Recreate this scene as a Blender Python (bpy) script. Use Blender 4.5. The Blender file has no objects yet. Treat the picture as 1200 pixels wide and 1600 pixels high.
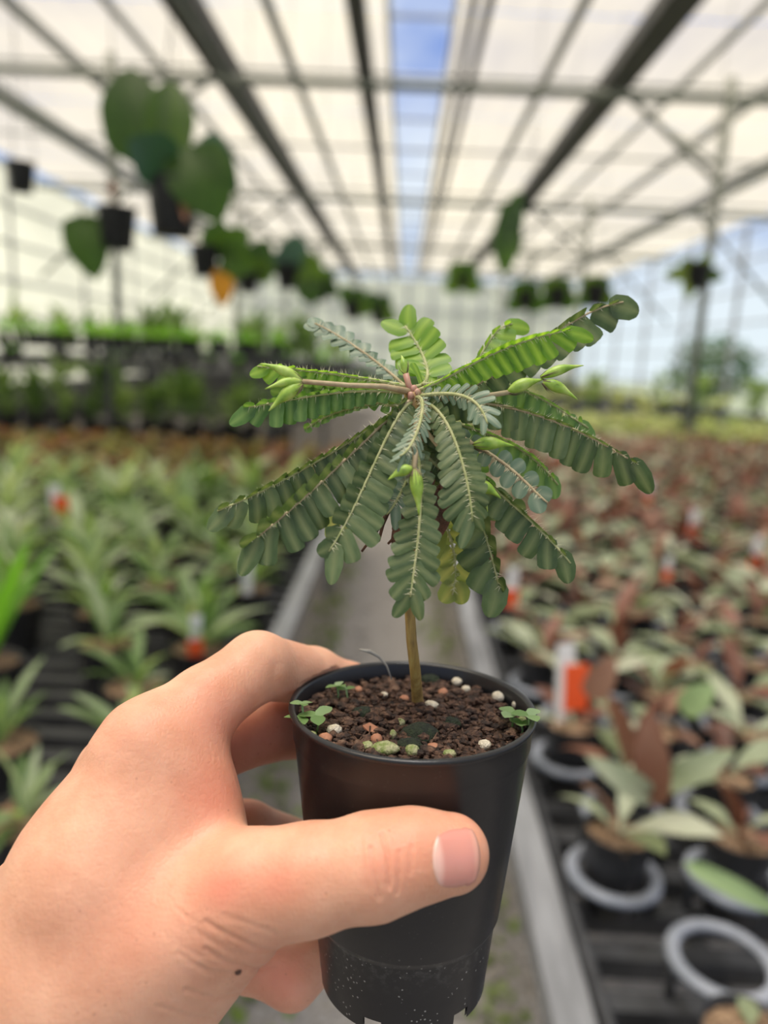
import bpy, bmesh, math, random
import numpy as np
from mathutils import Vector, Matrix, Euler

random.seed(7)
rng = np.random.default_rng(7)
scn = bpy.context.scene
COL = scn.collection
PI = math.pi

# ------------------------------------------------------------------ camera
FPX, CX, CY, CAMZ = 1150.0, 600.0, 800.0, 1.45
YAW, PITCH, ROLL = math.radians(-0.995), math.radians(12.086), math.radians(2.7)
F_ = np.array([math.sin(YAW) * math.cos(PITCH), math.cos(YAW) * math.cos(PITCH), -math.sin(PITCH)])
_r0 = np.cross(F_, [0, 0, 1.0]); _r0 /= np.linalg.norm(_r0)
_u0 = np.cross(_r0, F_)
R_ = math.cos(ROLL) * _r0 + math.sin(ROLL) * _u0
U_ = math.cos(ROLL) * _u0 - math.sin(ROLL) * _r0
CAM = np.array([0, 0, CAMZ])
cam_d = bpy.data.cameras.new('camera')
cam = bpy.data.objects.new('camera', cam_d); COL.objects.link(cam)
cam.matrix_world = Matrix(((R_[0], U_[0], -F_[0], 0), (R_[1], U_[1], -F_[1], 0), (R_[2], U_[2], -F_[2], CAMZ), (0, 0, 0, 1)))
cam_d.sensor_fit = 'VERTICAL'; cam_d.sensor_height = 32.0; cam_d.sensor_width = 24.0
cam_d.lens = FPX / 1600 * 32.0
cam_d.clip_start = 0.01; cam_d.clip_end = 400
cam_d.dof.use_dof = True
cam_d.dof.focus_distance = 0.186
cam_d.dof.aperture_fstop = cam_d.lens / 1000 / 0.0041
cam_d.dof.aperture_blades = 0
scn.camera = cam

# ------------------------------------------------------------------ exposure, world, sun
vs = scn.view_settings
vs.view_transform = 'Standard'; vs.look = 'None'; vs.gamma = 1.0; vs.use_curve_mapping = False
vs.exposure = 0.0
world = bpy.data.worlds.new('sky'); scn.world = world; world.use_nodes = True
wn = world.node_tree; wn.nodes.clear()
def wnode(t, **k):
    n = wn.nodes.new(t)
    for a, b in k.items(): setattr(n, a, b)
    return n
wo = wnode('ShaderNodeOutputWorld'); wb = wnode('ShaderNodeBackground')
tc = wnode('ShaderNodeTexCoord'); mp = wnode('ShaderNodeMapping'); nz = wnode('ShaderNodeTexNoise')
cr = wnode('ShaderNodeValToRGB')
mp.inputs['Scale'].default_value = (1.0, 1.0, 2.2)
nz.inputs['Scale'].default_value = 3.4; nz.inputs['Detail'].default_value = 5; nz.inputs['Roughness'].default_value = .55
cr.color_ramp.elements[0].position = .38; cr.color_ramp.elements[0].color = (.13, .27, .72, 1)
cr.color_ramp.elements[1].position = .66; cr.color_ramp.elements[1].color = (.80, .88, 1.0, 1)
wn.links.new(tc.outputs['Generated'], mp.inputs['Vector']); wn.links.new(mp.outputs['Vector'], nz.inputs['Vector'])
wn.links.new(nz.outputs['Fac'], cr.inputs['Fac'])
# pale haze towards the horizon, as any sky has
sz = wnode('ShaderNodeSeparateXYZ'); wn.links.new(tc.outputs['Generated'], sz.inputs[0])
hz = wnode('ShaderNodeMapRange'); hz.inputs['From Min'].default_value = .02; hz.inputs['From Max'].default_value = .30; hz.inputs['To Min'].default_value = 1; hz.inputs['To Max'].default_value = 0
wn.links.new(sz.outputs['Z'], hz.inputs['Value'])
mxw = wnode('ShaderNodeMix'); mxw.data_type = 'RGBA'; wn.links.new(hz.outputs['Result'], mxw.inputs['Factor']); wn.links.new(cr.outputs['Color'], mxw.inputs[6]); mxw.inputs[7].default_value = (.82, .93, .98, 1)
wn.links.new(mxw.outputs[2], wb.inputs['Color'])
wb.inputs['Strength'].default_value = 1.0
wn.links.new(wb.outputs['Background'], wo.inputs['Surface'])
sun_d = bpy.data.lights.new('sun_offscreen', 'SUN'); sun_d.energy = 8.8; sun_d.angle = math.radians(45); sun_d.color = (1.0, .96, .92)
sun = bpy.data.objects.new('sun_offscreen', sun_d); COL.objects.link(sun)
sun.rotation_euler = Vector((.24, .04, -1.0)).to_track_quat('-Z', 'Y').to_euler()

# ------------------------------------------------------------------ helpers
def ray(px, py): return (px - CX) / FPX * R_ - (py - CY) / FPX * U_ + F_
def W(px, py, z): return CAM + ray(px, py) * z
def C2W(P):
    P = np.asarray(P, float)
    return CAM + P[..., 0:1] * R_ - P[..., 1:2] * U_ + P[..., 2:3] * F_
def onz(px, py, z):
    d = ray(px, py); return CAM + d * ((z - CAMZ) / d[2])
def ony(px, py, y):
    d = ray(px, py); return CAM + d * (y / d[1])

def mesh_data(name, verts, faces, mat=None, smooth=True):
    me = bpy.data.meshes.new(name)
    me.from_pydata([tuple(map(float, v)) for v in verts], [], [tuple(map(int, f)) for f in faces])
    if smooth: me.polygons.foreach_set('use_smooth', [True] * len(me.polygons))
    if mat: me.materials.append(mat)
    me.update()
    return me
def link(name, data, parent=None, loc=None, rot=None, scale=None):
    o = bpy.data.objects.new(name, data); COL.objects.link(o)
    if parent is not None: o.parent = parent
    if loc is not None: o.location = tuple(map(float, loc))
    if rot is not None: o.rotation_euler = rot
    if scale is not None: o.scale = scale if hasattr(scale, '__len__') else (scale,) * 3
    return o
def tag(o, label=None, cat=None, group=None, kind=None):
    if label: o['label'] = label
    if cat: o['category'] = cat
    if group: o['group'] = group
    if kind: o['kind'] = kind
    return o
def thing(name, label, cat, loc=(0, 0, 0), group=None, rotz=0):
    o = link(name, None, loc=loc); o.rotation_euler = (0, 0, rotz); o.empty_display_size = .02
    return tag(o, label, cat, group)

class MB:
    """collects shapes for one mesh"""
    def __init__(s): s.v = []; s.f = []
    def add(s, v, f):
        b = len(s.v); s.v += [tuple(p) for p in v]; s.f += [tuple(i + b for i in q) for q in f]; return s
    def box(s, a, b):
        x0, y0, z0 = a; x1, y1, z1 = b
        return s.add([(x0, y0, z0), (x1, y0, z0), (x1, y1, z0), (x0, y1, z0), (x0, y0, z1), (x1, y0, z1), (x1, y1, z1), (x0, y1, z1)],
                     [(0, 3, 2, 1), (4, 5, 6, 7), (0, 1, 5, 4), (1, 2, 6, 5), (2, 3, 7, 6), (3, 0, 4, 7)])
    def tube(s, pts, r, n=8, cap=True):
        pts = np.asarray(pts, float); m = len(pts)
        rr = np.broadcast_to(np.asarray(r, float), (m,))
        T = np.gradient(pts, axis=0) if m > 2 else np.repeat((pts[1] - pts[0])[None], 2, 0)
        T /= np.linalg.norm(T, axis=1)[:, None] + 1e-12
        a = np.cross(T[0], [0, 0, 1.0])
        if np.linalg.norm(a) < 1e-3: a = np.cross(T[0], [1.0, 0, 0])
        V = []
        for i in range(m):
            a = a - T[i] * (a @ T[i]); a /= np.linalg.norm(a) + 1e-12
            b = np.cross(T[i], a)
            for k in range(n):
                t = 2 * PI * k / n
                V.append(pts[i] + rr[i] * (math.cos(t) * a + math.sin(t) * b))
        Fc = [(i * n + k, i * n + (k + 1) % n, (i + 1) * n + (k + 1) % n, (i + 1) * n + k) for i in range(m - 1) for k in range(n)]
        if cap: Fc += [tuple(range(n))[::-1], tuple((m - 1) * n + k for k in range(n))]
        return s.add(V, Fc)
    def lathe(s, prof, n=24, base=(0, 0, 0), closed=False):
        V = [(base[0] + r * math.cos(2 * PI * k / n), base[1] + r * math.sin(2 * PI * k / n), base[2] + z) for r, z in prof for k in range(n)]
        m = len(prof); last = m if closed else m - 1
        Fc = [(i * n + k, i * n + (k + 1) % n, ((i + 1) % m) * n + (k + 1) % n, ((i + 1) % m) * n + k) for i in range(last) for k in range(n)]
        return s.add(V, Fc)
    def ico(s, c, r, sub=1, sq=(1, 1, 1), jit=0.0):
        v, f = ICO[sub]
        v = v * (1 + jit * rng.uniform(-1, 1, (len(v), 1))) * np.asarray(sq) * r + np.asarray(c)
        return s.add(v, f)
    def data(s, name, mat=None, smooth=True): return mesh_data(name, s.v, s.f, mat, smooth)
    def build(s, name, mat, parent=None, loc=None, smooth=True):
        return link(name, s.data(name, mat, smooth), parent, loc)
ICO = {}
for _s in (1, 2, 3):
    _b = bmesh.new(); bmesh.ops.create_icosphere(_b, subdivisions=_s, radius=1)
    _b.verts.ensure_lookup_table()
    ICO[_s] = (np.array([v.co[:] for v in _b.verts]), [tuple(v.index for v in f.verts) for f in _b.faces]); _b.free()

# ------------------------------------------------------------------ materials
def material(name):
    m = bpy.data.materials.new(name); m.use_nodes = True
    nt = m.node_tree; nt.nodes.clear()
    out = nt.nodes.new('ShaderNodeOutputMaterial')
    return m, nt, out
def N(nt, t, **k):
    n = nt.nodes.new(t)
    for a, b in k.items():
        if a in n.inputs.keys(): n.inputs[a].default_value = b
        else: setattr(n, a, b)
    return n
def ramp(nt, fac, stops):
    r = N(nt, 'ShaderNodeValToRGB'); e = r.color_ramp.elements
    while len(e) < len(stops): e.new(.5)
    for i, (p, c) in enumerate(stops): e[i].position = p; e[i].color = (*c, 1)
    nt.links.new(fac, r.inputs['Fac']); return r.outputs['Color']
def coords(nt, scale=(1, 1, 1), kind='Object'):
    t = N(nt, 'ShaderNodeTexCoord'); m = N(nt, 'ShaderNodeMapping'); m.inputs['Scale'].default_value = scale
    nt.links.new(t.outputs[kind], m.inputs['Vector']); return m.outputs['Vector']
def noise(nt, vec, scale, detail=3, rough=.5):
    n = N(nt, 'ShaderNodeTexNoise', Scale=scale, Detail=detail, Roughness=rough); nt.links.new(vec, n.inputs['Vector']); return n.outputs['Fac']
def simple(name, c1, c2=None, scale=20, rough=.6, metal=0, bump=0, bscale=None, spec=.5, stretch=(1, 1, 1)):
    m, nt, out = material(name); b = N(nt, 'ShaderNodeBsdfPrincipled'); b.inputs['Roughness'].default_value = rough; b.inputs['Metallic'].default_value = metal
    b.inputs['Specular IOR Level'].default_value = spec
    v = coords(nt, stretch); f = noise(nt, v, scale)
    nt.links.new(ramp(nt, f, [(.35, c1), (.65, c2 or c1)]), b.inputs['Base Color'])
    if bump:
        bp = N(nt, 'ShaderNodeBump', Strength=bump, Distance=.002); nt.links.new(noise(nt, v, bscale or scale * 3), bp.inputs['Height']); nt.links.new(bp.outputs['Normal'], b.inputs['Normal'])
    nt.links.new(b.outputs['BSDF'], out.inputs['Surface']); return m
def leafmat(name, cols, trans=.35, rough=.45, scale=30, tcol=None, vein=None):
    """leaf tissue: gloss on top, light shining through; colour differs leaf by leaf"""
    m, nt, out = material(name)
    b = N(nt, 'ShaderNodeBsdfPrincipled'); b.inputs['Roughness'].default_value = rough; b.inputs['Specular IOR Level'].default_value = .35
    oi = N(nt, 'ShaderNodeObjectInfo'); v = coords(nt); f = noise(nt, v, scale, 3)
    mx = N(nt, 'ShaderNodeMath', operation='MULTIPLY_ADD'); mx.inputs[1].default_value = .35
    nt.links.new(f, mx.inputs[0])
    m2 = N(nt, 'ShaderNodeMath', operation='MULTIPLY'); m2.inputs[1].default_value = .75; nt.links.new(oi.outputs['Random'], m2.inputs[0]); nt.links.new(m2.outputs[0], mx.inputs[2])
    k = len(cols) - 1
    c = ramp(nt, mx.outputs[0], [(.08 + .84 * i / k, cc) for i, cc in enumerate(cols)])
    if vein:
        at = N(nt, 'ShaderNodeAttribute', attribute_name='vein')
        mv = N(nt, 'ShaderNodeMix', data_type='RGBA'); nt.links.new(at.outputs['Fac'], mv.inputs['Factor'])
        nt.links.new(c, mv.inputs[6]); mv.inputs[7].default_value = (*vein, 1); c = mv.outputs[2]
    nt.links.new(c, b.inputs['Base Color'])
    t = N(nt, 'ShaderNodeBsdfTranslucent'); h = N(nt, 'ShaderNodeMix', data_type='RGBA', blend_type='MULTIPLY'); h.inputs['Factor'].default_value = 1
    nt.links.new(c, h.inputs[6]); h.inputs[7].default_value = (*(tcol or (1.9, 2.0, .9)), 1)
    nt.links.new(h.outputs[2], t.inputs['Color'])
    bp = N(nt, 'ShaderNodeBump', Strength=.25, Distance=.001); nt.links.new(noise(nt, v, scale * 12), bp.inputs['Height']); nt.links.new(bp.outputs['Normal'], b.inputs['Normal'])
    s = N(nt, 'ShaderNodeMixShader'); s.inputs['Fac'].default_value = trans
    nt.links.new(b.outputs['BSDF'], s.inputs[1]); nt.links.new(t.outputs['BSDF'], s.inputs[2]); nt.links.new(s.outputs['Shader'], out.inputs['Surface'])
    return m

M = {}
def panel_mat(name, col, clear, clearcol=(1, 1, 1)):
    m, nt, out = material(name)
    t = N(nt, 'ShaderNodeBsdfTranslucent'); p = N(nt, 'ShaderNodeBsdfTransparent'); p.inputs['Color'].default_value = (*clearcol, 1)
    v = coords(nt, (1, .25, 1)); nt.links.new(ramp(nt, noise(nt, v, 1.6, 4), [(.3, tuple(.86 * c for c in col)), (.7, col)]), t.inputs['Color'])
    s = N(nt, 'ShaderNodeMixShader'); s.inputs['Fac'].default_value = clear
    nt.links.new(t.outputs['BSDF'], s.inputs[1]); nt.links.new(p.outputs['BSDF'], s.inputs[2]); nt.links.new(s.outputs['Shader'], out.inputs['Surface']); return m
M['panel'] = panel_mat('roof_film', (.49, .42, .29), .45, (1, .91, .74))
M['wallfilm'] = panel_mat('wall_film', (.92, .88, .76), .18)
M['gutter'] = simple('dark_steel', (.055, .056, .058), (.085, .085, .085), 6, .6)
M['pipe'] = simple('algae_steel', (.16, .18, .15), (.24, .25, .23), 5, .6)
M['pipe2'] = simple('grey_steel', (.33, .34, .35), (.42, .42, .44), 5, .55)
M['lavender'] = simple('galvanised_steel', (.42, .43, .50), (.50, .51, .57), 4, .5)
M['rail'] = simple('worn_aluminium', (.16, .165, .175), (.30, .31, .33), 30, .45, .3, stretch=(1, .15, 1))
M['blackplastic'] = simple('black_plastic', (.010, .010, .012), (.018, .018, .021), 30, .38)
M['tray'] = simple('tray_plastic', (.02, .021, .024), (.045, .047, .052), 20, .5)
M['ring'] = simple('ring_plastic', (.19, .21, .25), (.28, .30, .35), 25, .5)
M['gravel'] = simple('gravel', (.17, .155, .14), (.34, .32, .30), 60, .9, bump=.6)
M['outground'] = simple('outside_ground', (.16, .20, .09), (.30, .30, .20), .5, .95)
M['moss'] = leafmat('moss', [(.05, .10, .015), (.13, .22, .03), (.20, .26, .06)], .2)
M['bark'] = simple('bark_mix', (.10, .055, .03), (.34, .23, .14), 160, .9, bump=.7)
M['strap'] = leafmat('strap_leaf', [(.055, .11, .03), (.13, .22, .07), (.26, .34, .19), (.38, .44, .31)], .35)
M['strapbright'] = leafmat('strap_leaf_bright', [(.10, .26, .03), (.17, .36, .05)], .45)
M['sage'] = leafmat('sage_leaf', [(.10, .12, .05), (.20, .24, .13), (.33, .37, .25), (.44, .45, .34)], .25, tcol=(1.3, 1.4, .9))
M['rust'] = leafmat('rust_leaf', [(.09, .042, .03), (.20, .085, .055), (.30, .18, .125)], .25, tcol=(1.5, 1.1, .8))
M['bronze'] = leafmat('bronze_leaf', [(.07, .08, .02), (.17, .11, .04), (.22, .08, .045), (.20, .21, .07)], .3)
M['pale'] = leafmat('pale_leaf', [(.28, .36, .14), (.45, .50, .22), (.55, .55, .32)], .35, tcol=(1.5, 1.6, .9))
M['hedge'] = leafmat('rack_leaf', [(.05, .10, .03), (.14, .23, .07), (.26, .35, .14)], .35)
M['bigleaf'] = leafmat('big_leaf', [(.025, .06, .015), (.05, .11, .02), (.09, .16, .03)], .45, tcol=(2.2, 2.2, .8))
M['bigblue'] = leafmat('big_leaf_glossy', [(.02, .06, .04), (.05, .11, .07)], .2, .3)
M['yellowleaf'] = leafmat('yellow_leaf', [(.65, .28, .02), (.75, .36, .03)], .4, tcol=(1.15, 1.0, .9))
M['freshleaf'] = leafmat('fresh_leaf', [(.26, .36, .18), (.34, .46, .22)], .3, tcol=(1.3, 1.4, .9))
M['tagwhite'] = simple('tag_white', (.75, .74, .72), (.82, .80, .78), 20, .5)
M['tagorange'] = simple('tag_orange', (.85, .09, .015), (.90, .12, .02), 20, .5)
M['wire'] = simple('wire', (.10, .10, .10), None, 10, .6)
M['tree'] = leafmat('tree_leaf', [(.03, .07, .02), (.08, .15, .04), (.14, .22, .07)], .3)
M['trunk'] = simple('trunk', (.12, .09, .06), (.2, .16, .12), 30, .9)
M['stemred'] = simple('reddish_stalk', (.30, .12, .07), (.36, .2, .1), 30, .6)

# ------------------------------------------------------------------ the setting: ground, path, roof, walls
ROOF = 4.05
FAR = 27.0
MB().box((-40, -25, -.12), (40, 70, -.02)).build('ground_outside', M['outground']).update_tag()
tag(bpy.data.objects['ground_outside'], kind='structure')
fl = MB().box((-6.2, -4, -.1), (6.2, FAR, 0)).build('floor', M['gravel']); tag(fl, kind='structure')
# ceiling: an Empty that holds every roof panel, gutter and purlin
ceil = link('ceiling', None, loc=(0, 0, ROOF)); tag(ceil, kind='structure')
xb = [-6.1, -4.55, -3.3, -1.85, -1.2, -.5, -.26]
spans = [(xb[i], xb[i + 1]) for i in range(len(xb) - 1)] + [(-b, -a) for a, b in [(xb[i], xb[i + 1]) for i in range(len(xb) - 1)][::-1]]
ys = np.arange(-3.9, FAR + .1, 2.6)
pm = {}
for (a, b) in spans:
    w = round(b - a, 3)
    if w not in pm:
        mb = MB(); n = max(2, int(w / .12)); V = []
        for i in range(n + 1):                                   # gently corrugated sheet
            x = -w / 2 + .01 + (w - .02) * i / n; z = .012 * math.sin(PI * i)
            z = .010 if i % 2 else 0.0
            V += [(x, .015, z), (x, 2.585, z)]
        mb.add(V, [(2 * i, 2 * i + 2, 2 * i + 3, 2 * i + 1) for i in range(n)])
        pm[w] = mb.data('roof_panel', M['panel'], False)
    for y in ys[:-1]: link('roof_panel', pm[w], ceil, (a + w / 2, y, .06))
def beam(name, x, w, h, mat, z=0.0, y0=-3.9, y1=FAR):
    MB().box((x - w / 2, y0, z - h), (x + w / 2, y1, z)).build(name, mat, ceil, smooth=False)
for s in (-1, 1):
    beam('gutter', s * 1.84, .25, .14, M['gutter'], .05); beam('gutter', s * 4.55, .24, .12, M['lavender'], .04)
    beam('purlin', s * 1.2, .07, .06, M['pipe2'], .05); beam('purlin', s * 3.3, .08, .08, M['pipe2'], .05)
    beam('ridge_rail', s * .26, .035, .05, M['tagwhite'], .05)
beam('purlin', -.5, .14, .12, M['gutter'], .04); beam('purlin', .38, .05, .10, M['gutter'], .04); beam('purlin', .50, .05, .10, M['gutter'], .04)
beam('purlin', 2.5, .05, .05, M['pipe2'], .05); beam('purlin', -2.5, .05, .05, M['pipe2'], .05)
for y in np.arange(1.3, FAR, 1.3):
    MB().box((-.26, y - .012, .0), (.26, y + .012, .03)).build('ridge_bar', M['lavender'], ceil, smooth=False)
for y in np.arange(5.2, FAR, 2.6):
    MB().tube([(-6.1, y, .03), (6.1, y, .03)], .018, 6).build('panel_bar', M['pipe2'], ceil)
bays = (7.45, 12.65, 17.85, 23.05)
for y in (2.6,) + bays:
    if y > 3: MB().tube([(-6.1, y, -.18), (6.1, y, -.18)], .045, 8).build('cross_beam', M['pipe'], ceil)
    for s in (-1, 1):
        if y > 3:
            p = MB().tube([(s * 2.85, y, 0), (s * 2.85, y, ROOF)], .045, 10).build('post', M['pipe'])
            tag(p, 'upright round steel roof post %s' % {(-1, 7.45): 'behind the hanging big-leaved plants', (1, 7.45): 'rising behind the bench of rust and silver plants'}.get((s, y), 'further down the greenhouse'), 'post', None if y == 7.45 else 'posts further down the greenhouse')
            MB().tube([(s * 2.85, y, -.9), (s * 1.9, y, -.16)], .028, 6).build('brace', M['pipe'], ceil)
            MB().tube([(s * 2.85, y, -.9), (s * 4.3, y, -.16)], .028, 6).build('brace', M['pipe'], ceil)
            MB().tube([(s * 2.85, y, -.75), (s * 2.85, y + 1.6, -.02)], .025, 6).build('brace', M['pipe'], ceil)
            MB().tube([(s * 4.6, y, -.2), (s * 6.1, y, -1.6)], .028, 6).build('brace', M['pipe'], ceil)
# a light tie rod along each side
for s in (-1, 1):
    MB().tube([(s * 2.85, 2, -1.0), (s * 2.85, FAR, -1.0)], .022, 6).build('tie_rod', M['pipe'], ceil)
# far end wall
wf = link('wall_far', None, loc=(0, FAR, 0)); tag(wf, kind='structure')
for i in range(14):
    x = -6.1 + i * 12.2 / 14
    MB().box((x + .02, 0, .9), (x + 12.2 / 14 - .02, .01, ROOF)).build('panel', M['wallfilm'], wf, smooth=False)
    MB().box((x - .04, -.06, 0), (x + .04, .06, ROOF)).build('stud', M['pipe2'], wf, smooth=False)
for z in (.9, 1.9, 3.0): MB().box((-6.1, -.04, z - .03), (6.1, .04, z + .03)).build('rail', M['pipe2'], wf, smooth=False)
MB().box((-6.1, -.02, 0), (6.1, .04, .9)).build('dado', M['hedge'], wf, smooth=False)
# side walls: white film on the left, open with rails on the right
for s, nm in ((-1, 'wall_left'), (1, 'wall_right')):
    w = link(nm, None, loc=(s * 6.1, 0, 0)); tag(w, kind='structure')
    for k, y in enumerate(np.arange(-3.9, FAR, 2.6)):
        MB().box((-.03, y - .03, 0), (.03, y + .03, ROOF)).build('stud', M['pipe2'], w, smooth=False)
        if s < 0:
            for z0, z1 in ((.7, 1.75), (1.78, 2.85), (2.88, 3.95)):
                MB().box((-.005, y + .04, z0), (.005, y + 2.56, z1)).build('panel', M['wallfilm'], w, smooth=False)
    for z in (.7, 1.2, 1.76, 2.3, 2.86, 3.4, 3.95): MB().tube([(0, -3.9, z), (0, FAR, z)], .02, 6).build('rail', M['pipe2'], w)
    MB().box((-.02, -3.9, 0), (.02, FAR, .7)).build('dado', M['tray'], w, smooth=False)

# loose stones and moss on the path
stones = MB()
for i in range(900):
    y = .45 + 6.5 * random.random() ** 1.4
    x = random.uniform(-.45, .42)
    if (abs(x - .342) < .05 or abs(x + .398) < .05) and abs((y - .7 + .9) % 1.8 - .9) < .06: continue
    stones.ico((x, y, .004), random.uniform(.008, .022), 1, (1, 1.2, .6), .2)
tag(stones.build('path_pebbles', M['gravel'], smooth=False), 'loose grey pebbles lying on the gravel path', 'pebbles', kind='stuff')
moss = MB()
for i in range(1500):
    s = random.choice((-1, 1)); y = .3 + 6 * random.random() ** 1.5
    x = (-.34 if s < 0 else .27) + random.gauss(0, .06)
    if (abs(x - .342) < .08 or abs(x + .398) < .08) and abs((y - .7 + .9) % 1.8 - .9) < .08: continue
    a = random.random() * 6.28; l = random.uniform(.02, .05); t = random.uniform(.3, 1.2)
    d = np.array([math.cos(a) * math.cos(t), math.sin(a) * math.cos(t), math.sin(t)]) * l; q = np.array([-math.sin(a), math.cos(a), 0]) * l * .35
    p = np.array([x, y, 0.0]); moss.add([p, p + d * .5 + q, p + d, p + d * .5 - q], [(0, 1, 2, 3)])
tag(moss.build('path_moss', M['moss']), 'green moss and weeds along the edges of the path', 'moss', kind='stuff')

# ------------------------------------------------------------------ benches
ZB = .75
POSTS = [(s * 2.85, y) for s in (-1, 1) for y in bays]
def bench(name, label, x0, x1, y0, y1, edge):
    t = thing(name, label, 'bench', ((x0 + x1) / 2, (y0 + y1) / 2, 0)); ox, oy = (x0 + x1) / 2, (y0 + y1) / 2
    def bx(nm, a, b, m): return MB().box((a[0] - ox, a[1] - oy, a[2]), (b[0] - ox, b[1] - oy, b[2])).build(nm, m, t, smooth=False)
    xe = x0 if edge < 0 else x1
    r = bx('edge_rail', (xe - .024, y0, ZB - .04), (xe + .024, y1, ZB), M['rail'])
    bx('edge_rail', ((x1 if edge < 0 else x0) - .02, y0, ZB - .04), ((x1 if edge < 0 else x0) + .02, y1, ZB), M['rail'])
    for y in np.arange(.3675, y1 - .02, .0775):
        if any(y0 < py_ < y1 and x0 < px_ < x1 and abs(py_ - y) < .065 for px_, py_ in POSTS): bx('cross_bar', (x0, y - .015, ZB - .08), (2.78, y + .015, ZB - .05), M['tray']); bx('cross_bar', (2.92, y - .015, ZB - .08), (x1, y + .015, ZB - .05), M['tray'])
        else: bx('cross_bar', (x0, y - .015, ZB - .08), (x1, y + .015, ZB - .05), M['tray'])
    for x in np.arange(x0 + .05, x1, .17):
        hit = [py_ for px_, py_ in POSTS if y0 < py_ < y1 and x - .06 < px_ < x + .08]
        if hit: bx('long_bar', (x, y0, ZB - .10), (x + .02, hit[0] - .06, ZB - .078), M['tray']); bx('long_bar', (x, hit[0] + .06, ZB - .10), (x + .02, y1, ZB - .078), M['tray'])
        else: bx('long_bar', (x, y0, ZB - .10), (x + .02, y1, ZB - .078), M['tray'])
    for y in np.arange(y0 + .4, y1, 1.8):
        for x in (x0 + .12, x1 - .12): bx('leg', (x - .02, y - .02, 0), (x + .02, y + .02, ZB - .079), M['rail'])
    return t
bench('slatted_bench', 'slatted black bench with grey rail carrying rust and silver leaved plants', .222, 5.2, .30, 9.2, -1)
bench('slatted_bench', 'slatted black bench with grey rail carrying green strap-leaved plants', -5.0, -.278, .30, 5.38, 1)
hose = MB().tube([(.262, .35 + .3 * i, ZB - .015 + .006 * math.sin(i * 1.7)) for i in range(29)], .009, 6).build('hose', M['tray'])
tag(hose, 'black irrigation hose lying along the grey bench rail', 'hose')

def pot_profile(r, h, lip=.004, wall=.0022):
    return [(r * .72, 0), (r * .75, h * .02), (r * .93, h * .80), (r * .95, h * .82), (r * .98, h * .985), (r, h), (r - wall, h), (r * .90, h * .78), (.0, h * .76)]
def pot_mesh(name, r, h, n=20):
    p = pot_profile(r, h); return MB().lathe(p[:8], n).lathe([(r * .72, .001), (0, .001)], n).data(name, M['blackplastic'])
def soil_mesh(name, r, h, mat):
    mb = MB(); mb.lathe([(r * .93, h * .90), (r * .6, h * .93), (r * .25, h * .95), (0.0001, h * .95)], 18)
    for i in range(22):
        a = random.random() * 6.28; d = r * .85 * math.sqrt(random.random())
        mb.ico((d * math.cos(a), d * math.sin(a), h * .94), random.uniform(.06, .15) * r, 1, (1, 1, .6), .2)
    return mb.data(name, mat, False)

def leaf_data(name, L, Wd, mat, a0=.9, droop=1.2, fold=.25, shape=1.0, seg=7, wave=0.0, petiole=0.0, thick=0.0):
    """a leaf growing along +X that rises at a0 and arches over by droop; V-folded along its midrib"""
    V, Fc, ve = [], [], []
    x = z = 0.0
    pts = [(0, 0, a0)]
    tot = L + petiole
    for i in range(1, seg + 1):
        a = a0 - droop * (i / seg); x += tot / seg * math.cos(a); z += tot / seg * math.sin(a); pts.append((x, z, a))
    for i, (px, pz, a) in enumerate(pts):
        t = i / seg; tp = petiole / tot
        u = max(0.0, (t - tp) / (1 - tp))
        w = Wd / 2 * (math.sin(PI * min(1, u ** shape)) ** .75 if 0 < u < 1 else 0) + (.003 if t <= tp + .1 else 0) * (1 if Wd > .01 else .2)
        for k, sgn in enumerate((-1, -.5, 0, .5, 1)):
            up = abs(sgn) * w * math.sin(fold) + wave * w * math.sin(t * 9 + sgn * 2)
            V.append((px - up * math.sin(a), sgn * w * math.cos(fold), pz + up * math.cos(a))); ve.append(1.0 if k == 2 else 0.0)
    for i in range(seg):
        for k in range(4): Fc.append((i * 5 + k, (i + 1) * 5 + k, (i + 1) * 5 + k + 1, i * 5 + k + 1))
    me = mesh_data(name, V, Fc, mat)
    at = me.attributes.new('vein', 'FLOAT', 'POINT'); at.data.foreach_set('value', ve)
    return me
def joined(parts, name, mats):
    """leaf meshes placed with matrices, joined into one mesh"""
    mb = MB(); mi = []
    for me, mat4, k in parts:
        co = [mat4 @ v.co for v in me.vertices]; fs = [tuple(p.vertices) for p in me.polygons]
        mb.add(co, fs); mi += [k] * len(fs)
    d = mb.data(name)
    for m in mats: d.materials.append(m)
    d.polygons.foreach_set('material_index', mi); return d
def M4(loc=(0, 0, 0), rz=0, ry=0, s=1.0, rx=0): return Matrix.Translation(Vector(loc)) @ Euler((rx, ry, rz)).to_matrix().to_4x4() @ Matrix.Scale(s, 4)

# --- ring holders and the rust / silver plants
R_POT, H_POT = .048, .124
potS = pot_mesh('pot', R_POT, H_POT); soilS = soil_mesh('soil', R_POT, H_POT, M['bark'])
ringD = MB().lathe([(.066, .0), (.066, .006), (.062, .010), (.052, .010), (.049, .006), (.049, .0)], 28, closed=True).data('ring', M['ring'])
ringLegD = MB().tube([(.058, 0, .002), (.058, 0, -.0505)], .006, 6).data('ring_leg', M['tray'])
sageL = [leaf_data('leaf', l, w, M['sage'], a0, dr, .18, .8, 7, .08, .035) for l, w, a0, dr in ((.10, .042, .75, 1.0), (.115, .036, .6, .8), (.085, .046, .95, 1.1), (.10, .034, .45, .5))]
rustL = [leaf_data('leaf', l, w, M['rust'], a0, dr, .18, .8, 7, .08, .03) for l, w, a0, dr in ((.09, .036, 1.1, .9), (.075, .034, .8, .9), (.10, .032, 1.25, .6))]
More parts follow.
